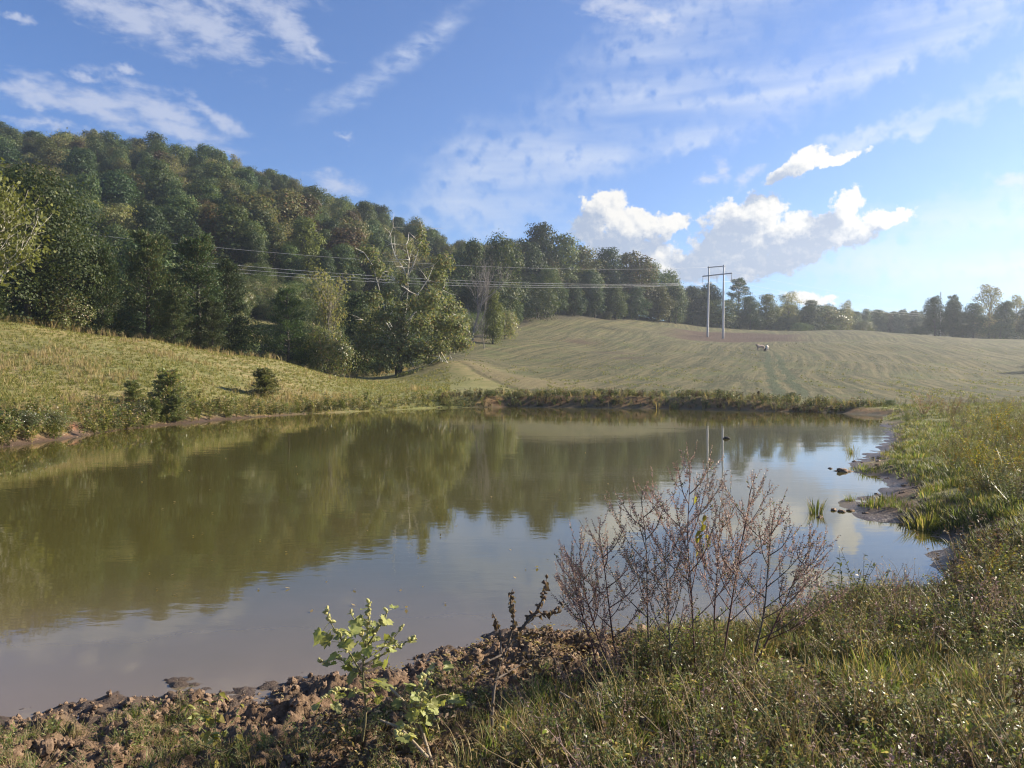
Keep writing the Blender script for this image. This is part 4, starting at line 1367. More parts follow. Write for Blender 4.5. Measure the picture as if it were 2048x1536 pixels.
# ------------------------------------------------------------------ small plants: prototypes
def tuft(seed, n, h, mat, spread=0.12, lean=0.5, wd=0.012):
    rng = np.random.default_rng(seed)
    g = Geo()
    for i in range(n):
        a = rng.uniform(0, 6.283)
        r0 = spread * math.sqrt(rng.random())
        L = h * rng.uniform(0.5, 1.1)
        ln = lean * rng.uniform(0.2, 1.0)
        ca, sa = math.cos(a), math.sin(a)
        p0 = np.array([ca * r0, sa * r0, -0.03])
        mids = [p0 + np.array([ca * ln * L * t * t, sa * ln * L * t * t, L * t * (1 - 0.25 * ln * t)]) for t in (0, 0.4, 0.75, 1.0)]
        side = np.array([-sa, ca, 0]) * wd * rng.uniform(0.7, 1.3)
        V = [mids[0] - side, mids[0] + side, mids[1] - side * 0.9, mids[1] + side * 0.9, mids[2] - side * 0.6, mids[2] + side * 0.6, mids[3]]
        g.add(V, [[0, 1, 3, 2], [2, 3, 5, 4]], [[4, 5, 6]])
    return g.mesh('grass_tuft', M[mat])


def sprig(seed, h, n_leaf, leaf, mat, stems=4, stem_mat='greenstem', spread=0.35, asp=0.5):
    """small leafy plant: thin stems and leaf blades in one mesh"""
    rng = np.random.default_rng(seed)
    g = Geo()
    P, D = [], []
    for s in range(stems):
        a = rng.uniform(0, 6.283)
        tip = np.array([math.cos(a) * spread * h * rng.uniform(.3, 1.2), math.sin(a) * spread * h * rng.uniform(.3, 1.2), h * rng.uniform(0.6, 1.05)])
        pth = limb_path(rng, (0, 0, -0.03), tip, 0.12, 5)
        g.tube(pth, np.linspace(0.012, 0.004, 5) * max(0.4, h) * 0.6, 3, False)
        k = n_leaf // stems
        u = 0.15 + 0.85 * rng.random(k)
        idx = u * 4
        i0 = np.minimum(idx.astype(int), 3)
        base = pth[i0] + (pth[i0 + 1] - pth[i0]) * (idx - i0)[:, None]
        P.append(base)
        dd = rnd_dirs(rng, k); dd[:, 2] = np.abs(dd[:, 2]) * 0.6 + 0.1
        D.append(dd)
    P, D = np.vstack(P), np.vstack(D)
    sz = leaf * (0.5 + rng.random(len(P)))
    g.cards(P, D, rnd_dirs(rng, len(P)) * 0.6 + np.array([0, 0, 0.9]), sz, sz * asp, 0.25)
    return g.mesh('leafy_plant', M[mat])


def clod(seed, rough=0.35):
    rng = np.random.default_rng(seed)
    import bmesh
    bm = bmesh.new()
    bmesh.ops.create_icosphere(bm, subdivisions=3, radius=1.0)
    V = np.array([v.co[:] for v in bm.verts])
    F = np.array([[v.index for v in f.verts] for f in bm.faces])
    bm.free()
    n = 0.35 - np.abs(fbm(V[:, 0] * 1.9 + seed, V[:, 1] * 1.9 - V[:, 2] * 2.1, 3, seed + 9)) * 1.5 + fbm(V[:, 0] * 1.3 + seed, V[:, 1] * 1.3 + V[:, 2] * 1.7, 3, seed) * 0.6 + fbm(V[:, 0] * 4 + V[:, 2] * 3, V[:, 1] * 4 - V[:, 2] * 2, 3, seed + 5) * rough
    V = V * (1 + n)[:, None] * np.array([1, 0.85, 0.62])
    return make_mesh('mud_clod', V, [F], M['mud'], False)


rng = np.random.default_rng(303)


def spots(n, px0, px1, d0, d1, cond=None, area=True):
    """random ground points inside a slice of the view; even by area"""
    px = rng.uniform(px0, px1, n)
    d = np.sqrt(rng.uniform(d0 * d0, d1 * d1, n)) if area else np.exp(rng.uniform(math.log(d0), math.log(d1), n))
    x = (px - 1024) / FPX * d
    t = terrain(x, d)
    ok = t[1] > 0.02
    if cond is not None:
        ok &= cond(px, d, x, t)
    return np.stack([x, d, t[0]], 1)[ok], px[ok], d[ok]


def do_scatter(name, P, meshes, label, s0, s1, tilt=0.12, zoff=0.0, sz_fn=None):
    n = len(P)
    s = rng.uniform(s0, s1, n)
    if sz_fn is not None:
        s = s * sz_fn
    rot = np.stack([rng.normal(size=n) * tilt, rng.normal(size=n) * tilt, rng.uniform(0, 6.283, n)], 1)
    P = P.copy(); P[:, 2] += zoff
    return scatter(name, P, rot, s, rng.integers(0, len(meshes), n), meshes, label)


# ------------------------------------------------------------------ left bank: grass, straw, weeds
short = [tuft(100 + i, 16, 0.22, 'grass', 0.16, 0.7, 0.012) for i in range(4)]
strawt = [tuft(110 + i, 14, 0.75, 'straw', 0.14, 0.35, 0.011) for i in range(3)]
lusht = [tuft(120 + i, 18, 0.32, 'lush', 0.13, 0.6, 0.011) for i in range(4)]
P, px, d = spots(34000, -500, 900, 27, 88, lambda px, d, x, t: (t[4] < 0.5) & (t[2] < 0.6), False)
do_scatter('bank_grass', P, short, 'short green and yellow grass covering the left bank', 0.45, 1.1, 0.25)
P, px, d = spots(12000, -500, 900, 27, 80, lambda px, d, x, t: ((fbm(x * 0.25, d * 0.2, 3, 81) > 0.22) | (rng.random(len(px)) < 0.03)) & (t[4] < 0.6) & (t[2] < .5), False)
do_scatter('straw_grass', P, strawt, 'tall straw-coloured dry grass in drifts on the left bank', 0.3, 0.8, 0.15)
wp = [sprig(130 + i, 0.7, 70, 0.10, 'weedleaf', 6) for i in range(3)] + [sprig(134, 0.8, 80, 0.10, 'yellowgreen', 6), sprig(135, 0.7, 70, 0.1, 'grass', 6)]
P, px, d = spots(15000, -500, 900, 22, 60, lambda px, d, x, t: (t[1] < 4.0 * rng.random(len(px)) ** 1.8 + 0.1) & ((np.abs(px - 150 + 20 * rng.random(len(px))) > 24) | (rng.random(len(px)) < .3)), False)
do_scatter('shore_weeds', P, wp, 'tangled weeds along the left waterline', 0.5, 1.2, 0.2)
P, px, d = spots(8000, 880, 1780, 48, 64, lambda px, d, x, t: (t[1] < 3.2) & (rng.random(len(px)) < .8), False)
do_scatter('far_shore_weeds', P, wp[:3] + [sprig(137, .7, 80, .1, 'green', 6), sprig(138, .7, 80, .1, 'brownleaf', 6)] + strawt[:1], 'dark weedy strip along the far shore of the pond', 0.3, 0.85, 0.2)
P, px, d = spots(16000, 850, 2200, 58, 190, lambda px, d, x, t: (t[4] < .3) & (t[5] < .3) & (fbm(x * .5, d * .12, 3, 83) > 0.2) & (np.abs(x - 0.322 * d - 2.4) > 2.2), False)
do_scatter('field_stubble', P, [tuft(141, 14, .25, 'weedleaf', .2, .7, .014), tuft(142, 14, .22, 'weedleaf', .2, .7, .014), tuft(140, 14, .25, 'grass', .2, .7, .014)], 'mown stubble and regrowth on the hay field', 0.4, 0.9, 0.25)
P, px, d = spots(1500, 300, 900, 70, 112, lambda px, d, x, t: np.abs(d - tree_edge(px)) < 5)
do_scatter('tree_foot_grass', P, strawt + wp[:2], 'rough growth at the foot of the trees on the bank', 0.7, 1.4, 0.15)
P, px, d = spots(900, -120, 330, 60, 75, lambda px, d, x, t: np.abs(d - tree_edge(px)) < 4)
do_scatter('crest_grass', P, strawt + wp[:2], 'tall rough grass along the crest below the oak and cedars', 0.7, 1.3, 0.15)

P, px, d = spots(4000, -120, 900, 26, 60, lambda px, d, x, t: t[1] < 0.7, False)
LEFT_EDGE = P
# young cedars and bushes on the left bank
small = [('young', 337, 735, 39.5, 812, 'young dark cedar with a bare stem, tallest on the bank', 1.5), ('young', 265, 757, 40.5, 803, 'young cedar left of the tallest young cedar', 1.5), ('young', 528, 733, 51, 795, 'slender young cedar alone on the right part of the bank', 1.7), ('young', 350, 785, 38.5, 835, 'small dense cedar below the tallest young cedar', 1.2)]
for (k, px, top, d, bot, lab, wd) in small:
    tree_px(k, px, top, d, lab, 'young cedars on the left bank', wd, 'young_cedar', 'cedar')
bl = [('brush', 270, 800, 37.5, 'olive bush by the water below the young cedars', 1.9), ('yellow', 310, 795, 38, 'bright green bush between the young cedars', 1.3), ('brush', 50, 815, 29, 'bush with white flowers at the left edge of the shore', 1.7), ('brush', 105, 815, 30.5, 'bush with white flowers left of the red earth scar', 1.6), ('brushdark', 225, 830, 36, 'low dark bush right of the red earth scar', 1.2), ('brush', 880, 778, 60, 'small round bush on the far left corner of the shore', 1.2)]
for (k, px, top, d, lab, wd) in bl:
    o = tree_px(k, px, top, d, lab, 'bushes along the left shore', wd, 'shore_bush', 'bush')
    if 'white' in lab:
        g = Geo(); n = 60
        Pf = rng.normal(size=(n, 3)) * np.array([1.2, 1.2, .7]) + np.array([0, 0, 4.0])
        g.cards(Pf, rnd_dirs(rng, n), np.tile([0, -.5, .8], (n, 1)), .22, .2)
        obj('flowers', g.mesh('flowers', M['flower']), o)['kind'] = 'stuff'
# brush along the far bank
fb = [(935, 783, 'brush'), (985, 780, 'brushdark'), (1040, 786, 'brush'), (1095, 782, 'brushdark'), (1150, 788, 'brush'), (1210, 790, 'brushdark'), (1265, 787, 'brush'), (1330, 792, 'brushdark'), (1385, 790, 'brush'), (1440, 797, 'brushdark'), (1520, 797, 'rust'), (1580, 800, 'brushdark'), (1640, 805, 'brush'), (1780, 800, 'brushdark')]
names_fb = ['olive bush first from the left on the far bank', 'dark bush by the red earth at the left part of the far bank', 'olive bush third from the left on the far bank', 'dark bush fourth from the left on the far bank', 'olive bush fifth from the left on the far bank', 'dark bush sixth from the left on the far bank', 'olive bush near the middle of the far bank', 'dark bush right of the middle of the far bank', 'olive bush below the left power pole on the far bank', 'dark bush below the right power pole on the far bank', 'reddish bush on the far bank below the cattle', 'dark bush below the wheel tracks on the far bank', 'low olive bush at the right end of the far bank', 'dark rounded bush at the right corner of the pond']
for (px, top, k), lab in zip(fb, names_fb):
    d = 57.5 if px < 1600 else (54 if px < 1700 else 50)
    tree_px(k, px + rng.uniform(-8, 8), top + 4, d, lab, 'bushes along the far bank', 1.9 if k != 'rust' else 0.9, 'bank_bush', 'bush')

# ------------------------------------------------------------------ right bank: sedge, weeds, bushes
rb_grass = [tuft(150 + i, 30, 0.17, ('lush', 'sedge', 'sedge', 'grass')[i], 0.2, 0.7, 0.006) for i in range(4)]
P, px, d = spots(24000, 1600, 3000, 9.0, 52, lambda px, d, x, t: (t[1] > 0.25 + 0.6 * rng.random(len(px))) & (fbm(x * .7, d * .5, 3, 91) > -0.2 - 0.3 * (t[1] > 1.2)), False)
do_scatter('right_bank_grass', P, rb_grass, 'low green grass on the right bank of the pond', 0.5, 1.3, 0.15)
rwp = [sprig(160 + i, 0.75, 110, 0.055, 'weedleaf', 7, 'redstem') for i in range(3)] + [sprig(165, 0.8, 90, 0.06, 'brownleaf', 7), sprig(166, .8, 90, .06, 'grass', 7), sprig(167, .7, 70, .07, 'yellowleaf', 5)]
P, px, d = spots(11000, 1700, 3000, 9.0, 56, lambda px, d, x, t: (t[1] > 1.3 + 0.035 * d) & (px > 1790 - (d - 9) * 0.8 + 90 * rng.random(len(px))), False)
do_scatter('right_bank_weeds', P, rwp, 'mixed green, brown and yellowing weeds on the right bank', 0.25, 0.62, 0.2)
print('weeds', len(P))
bush_protos = {}
for key, mat, n, leaf, hgt in (('yellow', 'yellowleaf', 420, .06, 1.2), ('brown', 'brownleaf', 380, .06, 1.1), ('green', 'weedleaf', 520, .05, 1.1), ('pink', 'pink', 500, .09, 1.0)):
    bush_protos[key] = [sprig(170 + i, hgt, n, leaf, mat, 16, 'redstem', 0.55, 0.5 if key != 'pink' else 0.2) for i in range(2)]
rb = [('yellow', 1955, 880, 17, 1.0, 'yellowing leafy bush, tallest on the right bank'), ('yellow', 1910, 900, 18, .8, 'low yellowing bush left of the tallest yellowing bush'), ('yellow', 2010, 930, 15, .9, 'yellowing bush near the right edge below the tallest one'), ('green', 2035, 990, 12.5, 1.1, 'green bush at the right edge of the bank'), ('green', 1985, 960, 14, 1.0, 'green bush in the middle of the right bank'), ('brown', 1960, 1060, 10.0, .9, 'brown withered bush beside the mud at the right'), ('brown', 2025, 1090, 9, 1.0, 'brown withered bush at the right edge of the picture'), ('brown', 1915, 1120, 8.8, .75, 'small brown withered bush at the water edge'), ('pink', 1848, 835, 41, 1.7, 'pinkish grass clump at the far end of the right bank'), ('pink', 1905, 830, 38, 1.5, 'pinkish weed clump right of the pinkish grass clump'), ('green', 1815, 850, 38, 1.3, 'green bush at the far end of the right bank'), ('yellow', 1990, 835, 26, 1.3, 'yellowing bush high on the far right bank'), ('yellow', 2030, 850, 22, 1.2, 'yellowing bush at the right edge below the field'), ('green', 1900, 960, 17, .9, 'green bush nearest the little inlet'), ('green', 2000, 1180, 7.6, .85, 'green leafy bush behind the brown withered bushes'), ('yellow', 1970, 1160, 7.8, .7, 'yellow-leaved bush among the withered bushes')]
for i, (k, px, py, d, s, lab) in enumerate(rb):
    x = (px - 1024) / FPX * d
    me = bush_protos[k][i % 2]
    o = obj('bush' if k != 'pink' else 'grass_clump', me)
    o.location = (x, d, H(x, d) - 0.03)
    o.rotation_euler = (0, 0, i * 1.7)
    s *= 0.8
    o.scale = (s, s, s * rng.uniform(.8, 1.0))
    tag(o, lab, 'bush' if k != 'pink' else 'grass clump', 'bushes of the right bank')
# sedge tufts standing in or at the water
for i, (px, py, h, n, lab) in enumerate(((1632, 1026, .36, 60, 'small grass tuft standing alone in the water'), (1848, 1057, .36, 110, 'rounded grass mound at the water edge by the mud'), (1860, 1052, .33, 90, 'second grass mound right behind the rounded mound'), (1745, 1020, .34, 70, 'grass tuft at the tip of the muddy spit'), (1705, 906, .4, 40, 'thin grass tuft by the far inlet'), (1700, 1003, .22, 40, 'tiny grass tuft on the end of the spit'))):
    x, y = on_plane(px, py)
    me = tuft(200 + i, n, h, 'lush' if i in (0, 3, 5) else 'grass', h * 0.55 if i else .16, 0.55, 0.007)
    o = obj('grass_tuft', me)
    o.location = (x, y, max(H(x, y), 0.0) - 0.02)
    if i in (1, 2):
        o.scale = (1.7, 1.2, 1)
    tag(o, lab, 'grass tuft', 'grass tufts at the water edge')

# ------------------------------------------------------------------ foreground mud
clods = [clod(i) for i in range(1, 8)]
P, px, d = spots(18000, -700, 1320, 4.0, 8.0, lambda px, d, x, t: (t[2] > 0.35) & (t[1] < 3.4) & (fbm(x * 1.7, d * 1.7, 3, 95) > -0.28), True)
do_scatter('mud_clods', P, clods, 'trodden clods of reddish mud along the near shore', 0.35, 1.0, 0.9, -0.003, 0.008 + 0.034 * rng.random(len(P)) ** 4)
P, px, d = spots(500, -60, 1700, 4.6, 8.5, lambda px, d, x, t: (t[2] > 0.3) & (t[1] < 2.2))
do_scatter('mud_lumps', P, clods, 'larger lumps of reddish mud at the water edge', 0.025, 0.06, 0.6, -0.02)
P, px, d = spots(700, 1620, 2050, 8.5, 24, lambda px, d, x, t: (t[1] < 1.3) & (rng.random(len(px)) < .6))
P = np.vstack([P, LEFT_EDGE])
do_scatter('bank_mud_lumps', P, clods, 'dark lumps of mud along the right and left waterlines', 0.02, 0.09, 0.3, -0.02)
for i, (px, py, s) in enumerate(((1687, 943, .16), (1668, 1021, .07), (1684, 1024, .06), (1700, 1022, .05), (1640, 1035, .05), (1660, 937, .05))):
    x, y = on_plane(px, py)
    o = obj('mud_lump', clods[i % 7]); o.location = (x, y, 0.005); o.scale = (s * 1.3, s, s * .8); o.rotation_euler = (0, 0, i)
    tag(o, ['dark lump of mud standing out of the water at the inlet', 'mud lump in the water beside the tip of the muddy spit', 'mud lump nearest the tip of the muddy spit', 'small mud lump against the muddy spit', 'small mud lump beside the grass tuft in the water', 'flat mud lump furthest out in the inlet'][i], 'mud lump', 'mud lumps in the water')

# ------------------------------------------------------------------ foreground plants built one by one
def lobed_leaf(seed, size):
    """toothed, lobed leaf with its stalk; lies along +X, cupped"""
    rng = np.random.default_rng(seed)
    ang = np.radians([180, 150, 125, 105, 85, 68, 52, 36, 20, 8, 0])
    rad = np.array([0.12, 0.42, 0.62, 0.48, 0.70, 0.52, 0.74, 0.62, 0.85, 0.80, 1.0])
    a = np.concatenate([ang, -ang[-2:0:-1]])
    r = np.concatenate([rad, rad[-2:0:-1]]) * (1 + rng.normal(size=2 * len(ang) - 2) * 0.07)
    n = len(a)
    X, Y = r * np.cos(a) * 0.62 + 0.38, r * np.sin(a) * 0.75
    Z = 0.22 * Y ** 2 - 0.18 * X ** 2 + rng.normal(size=n) * 0.04
    mid = np.stack([X * 0.55 + 0.12, Y * 0.5, Z * 0.3 - 0.015], 1)
    V = np.vstack([[(0.25, 0, -0.02)], mid, np.stack([X, Y, Z], 1)]) * size
    V[:, 0] += 0.55 * size
    k = np.arange(n)
    t = np.stack([0 * k, 1 + k, 1 + (k + 1) % n], 1)
    q = np.stack([1 + k, 1 + n + k, 1 + n + (k + 1) % n, 1 + (k + 1) % n], 1)
    g = Geo(); g.add(V, q, t)
    g.tube([(0, 0, 0), (0.3 * size, 0, 0.05 * size), (0.72 * size, 0, -0.01)], [0.022 * size, .018 * size, .012 * size], 4)
    return g.mesh('leaf', M['burleaf'], True)


def simple_leaf(seed, size, mat, asp=0.4):
    rng = np.random.default_rng(seed)
    t = np.linspace(0, 1, 7)
    w = np.sin(np.pi * t ** 0.8) * asp * 0.5
    V = []
    for i in range(7):
        z = -0.35 * t[i] ** 2 + rng.normal() * 0.02
        V += [(t[i], -w[i], z + w[i] * 0.35), (t[i], 0, z), (t[i], w[i], z + w[i] * 0.35)]
    q = []
    for i in range(6):
        q += [[3 * i, 3 * i + 3, 3 * i + 4, 3 * i + 1], [3 * i + 1, 3 * i + 4, 3 * i + 5, 3 * i + 2]]
    g = Geo(); g.add(np.array(V) * size, q)
    return g.mesh('leaf', M[mat], True)


def curled_leaf(seed, size):
    rng = np.random.default_rng(seed)
    t = np.linspace(0, 1, 6)
    V = []
    for i in range(6):
        w = math.sin(math.pi * min(.97, t[i] + .04)) * 0.32
        c = 2.2 * t[i]
        x, z = math.sin(c) * 0.5, -(1 - math.cos(c)) * 0.45
        V += [(x, -w + rng.normal() * .04, z + w * .9), (x + rng.normal() * .03, 0, z), (x, w + rng.normal() * .04, z + w * .9)]
    q = []
    for i in range(5):
        q += [[3 * i, 3 * i + 3, 3 * i + 4, 3 * i + 1], [3 * i + 1, 3 * i + 4, 3 * i + 5, 3 * i + 2]]
    g = Geo(); g.add(np.array(V) * size, q)
    return g.mesh('leaf', M['brownleaf'], True)


def bur_mesh(seed, mat='bur'):
    rng = np.random.default_rng(seed)
    g = Geo()
    g.tube([(0, 0, 0), (.3, 0, .02), (.7, 0, .02), (1.0, 0, 0)], [.16, .3, .27, .1], 7)
    n = 26
    u = rng.random(n); a = rng.uniform(0, 6.283, n)
    r = .26 * np.sin(np.pi * np.clip(u, .1, .9)) ** .5
    nr = np.stack([0.2 * (u - .3), np.cos(a), np.sin(a)], 1)
    g.cards(np.stack([u, np.cos(a) * r, np.sin(a) * r], 1), nr, rnd_dirs(rng, n), .2, .05)
    V = g
    for i in range(len(V.v)):
        V.v[i] = V.v[i] * 0.030
    return V.mesh('bur', M[mat], True)


BURLEAF = [lobed_leaf(i, 0.105) for i in range(4)]
BURS = [bur_mesh(i) for i in range(3)]
BROWNBURS = [bur_mesh(7 + i, 'brownleaf') for i in range(2)]
CURLED = [curled_leaf(i, 0.055) for i in range(4)]
YLEAF = [simple_leaf(i, 0.075, 'yellowleaf', 0.6) for i in range(3)]
GLEAF = [simple_leaf(5 + i, 0.06, 'burleaf', 0.42) for i in range(3)]


def resample(pts, n):
    pts = np.asarray(pts, float)
    s = np.concatenate([[0], np.cumsum(np.linalg.norm(np.diff(pts, axis=0), axis=1))])
    u = np.linspace(0, s[-1], n)
    out = np.stack([np.interp(u, s, pts[:, k]) for k in range(3)], 1)
    for _ in range(2):
        out[1:-1] = 0.25 * out[:-2] + 0.5 * out[1:-1] + 0.25 * out[2:]
    return out


def leafy_plant(name, label, cat, group, stems, d, stem_mat, leaves, n_leaf, burs, n_bur, seed, r0=0.011, lsize=(0.6, 1.2), droop=0.0, parts='leaf', leafspan=(0.2, 1.0)):
    """stems: lists of (px, py, depth offset) polylines; the first starts on the ground"""
    rng = np.random.default_rng(seed)
    b = at(stems[0][0][0], stems[0][0][1], d + stems[0][0][2])
    base = Vector((b.x, b.y, H(b.x, b.y)))
    e = empty(name, base)
    allp, wts = [], []
    for si, st in enumerate(stems):
        pts = np.array([np.array(at(px, py, d + dy) - base) for (px, py, dy) in st])
        if si == 0:
            pts[0] = (0, 0, -0.03)
        p = resample(pts, 12)
        g = Geo()
        rr = r0 * (1.0 if si == 0 else 0.6)
        g.tube(p, np.linspace(rr, rr * 0.35, 12), 6)
        obj('stem', g.mesh('stem', M[stem_mat], True), e)
        allp.append(p)
        wts.append(np.linalg.norm(pts[-1] - pts[0]))
    wts = np.array(wts) / sum(wts)
    for i in range(n_leaf):
        p = allp[rng.choice(len(allp), p=wts)]
        u = rng.uniform(*leafspan) * 11
        k = min(int(u), 10)
        q = p[k] + (p[k + 1] - p[k]) * (u - k)
        o = obj(parts, leaves[rng.integers(len(leaves))], e)
        s = rng.uniform(*lsize)
        o.location = q
        o.scale = (s, s, s)
        o.rotation_euler = (rng.normal() * 0.5, rng.uniform(-0.5, 0.5) + droop, rng.uniform(0, 6.283))
    for i in range(n_bur):
        p = allp[rng.choice(len(allp), p=wts)]
        u = (1 - rng.random() ** 1.4 * 0.75) * 11
        k = min(int(u), 10)
        q = p[k] + (p[k + 1] - p[k]) * (u - k)
        o = obj('bur', burs[rng.integers(len(burs))], e)
        s = rng.uniform(0.7, 1.15)
        o.location = q
        o.scale = (s, s, s)
        o.rotation_euler = (0, rng.uniform(-1.1, 0.3), rng.uniform(0, 6.283))
    return tag(e, label, cat, group)


GW = 'tall weeds on the near shore'
leafy_plant('cocklebur', 'bushy green cocklebur with broad pale leaves and burs on the mud', 'weed', GW,
            [[(722, 1480, 0), (735, 1420, 0), (722, 1340, 0), (735, 1280, .02), (738, 1205, .05)], [(722, 1345, 0), (690, 1290, -.1), (660, 1245, -.15), (652, 1222, -.2)], [(728, 1320, 0), (760, 1300, .1), (790, 1275, .15), (806, 1250, .2)],
             [(733, 1300, 0), (720, 1255, .15), (700, 1225, .2)], [(735, 1290, 0), (762, 1250, -.1), (775, 1222, -.15)], [(724, 1390, 0), (690, 1375, -.15), (640, 1395, -.25)], [(728, 1380, 0), (765, 1370, .1), (790, 1385, .15)], [(722, 1350, 0), (680, 1315, .1), (640, 1325, .15)],
             [(728, 1330, 0), (800, 1290, .1), (830, 1275, .15)]],
            4.55, 'greenstem', BURLEAF, 74, BURS, 190, 1, 0.010, (0.4, 1.1), 0.2, leafspan=(0.35, 1.0))
leafy_plant('cocklebur', 'lower sprawling cocklebur right of the bushy green one', 'weed', GW,
            [[(858, 1505, 0), (840, 1460, 0), (815, 1410, 0), (850, 1375, .05), (868, 1330, .1)], [(840, 1455, 0), (860, 1400, .1), (890, 1385, .15), (915, 1400, .2)], [(830, 1440, 0), (845, 1400, -.1), (842, 1350, -.15)], [(850, 1480, 0), (810, 1450, -.1), (790, 1475, -.2)], [(835, 1450, 0), (870, 1430, .1), (880, 1470, .1)]],
            4.35, 'palestem', BURLEAF, 52, BURS, 90, 2, 0.011, (0.4, 0.95), 0.2)
leafy_plant('dead_cocklebur', 'dead brown cocklebur with a thick bent stem and curled leaves', 'weed', GW,
            [[(984, 1560, 0), (982, 1480, 0), (986, 1380, .1), (1003, 1310, .2), (1040, 1262, .3), (1065, 1225, .35)], [(1040, 1262, .3), (1080, 1215, .3), (1090, 1180, .3), (1094, 1153, .32)], [(1015, 1290, .2), (1030, 1240, .2), (1018, 1205, .2), (1026, 1178, .2)], [(1060, 1235, .3), (1100, 1225, .4), (1128, 1210, .45)], [(1003, 1310, .2), (1000, 1260, .3), (985, 1225, .3)],
             [(990, 1360, .1), (1040, 1330, .3), (1090, 1310, .4)], [(1003, 1310, .2), (960, 1330, .1), (935, 1360, 0)], [(1030, 1270, .3), (1075, 1265, .4), (1110, 1275, .5)]],
            4.35, 'darkstem', CURLED, 130, BROWNBURS, 90, 3, 0.012, (0.4, 1.05), 0.5, leafspan=(0.3, 1.0))
leafy_plant('leafy_weed', 'yellow-green leafy weed standing on the mud near the bottom left', 'weed', GW,
            [[(438, 1540, 0), (430, 1470, 0), (432, 1410, .05), (440, 1385, .1)], [(432, 1490, 0), (390, 1440, .1), (372, 1405, .1)], [(434, 1480, 0), (470, 1440, .15), (482, 1405, .2)], [(432, 1500, 0), (375, 1480, 0), (355, 1450, 0)], [(434, 1490, 0), (410, 1440, -.1), (405, 1400, -.1)], [(436, 1510, 0), (480, 1490, .1), (470, 1450, .2)]],
            4.5, 'greenstem', GLEAF + YLEAF[:1], 110, BURS[:1], 0, 4, 0.006, (0.35, 0.95), 0.1)
leafy_plant('leafy_weed', 'small leafy weed on the mud left of the bushy cocklebur stem', 'weed', GW,
            [[(610, 1520, 0), (612, 1470, 0), (608, 1430, 0)], [(612, 1490, 0), (590, 1455, .1), (575, 1430, .1)], [(611, 1480, 0), (635, 1450, .1), (640, 1425, .1)]],
            4.6, 'greenstem', GLEAF, 36, BURS, 0, 5, 0.004, (0.3, 0.65), 0.1)
leafy_plant('withered_weed', 'withered brown-leaved weed at the left of the dry weed stand', 'weed', GW,
            [[(1120, 1400, 0), (1110, 1330, 0), (1095, 1280, .05)], [(1115, 1360, 0), (1150, 1300, .1), (1160, 1260, .1)], [(1115, 1370, 0), (1075, 1330, 0), (1050, 1300, 0)], [(1118, 1380, 0), (1170, 1350, .1), (1190, 1320, .1)], [(1118, 1385, 0), (1060, 1380, -.1), (1030, 1350, -.1)]],
            5.4, 'darkstem', CURLED, 120, BROWNBURS, 10, 6, 0.006, (0.5, 1.1), 0.5)


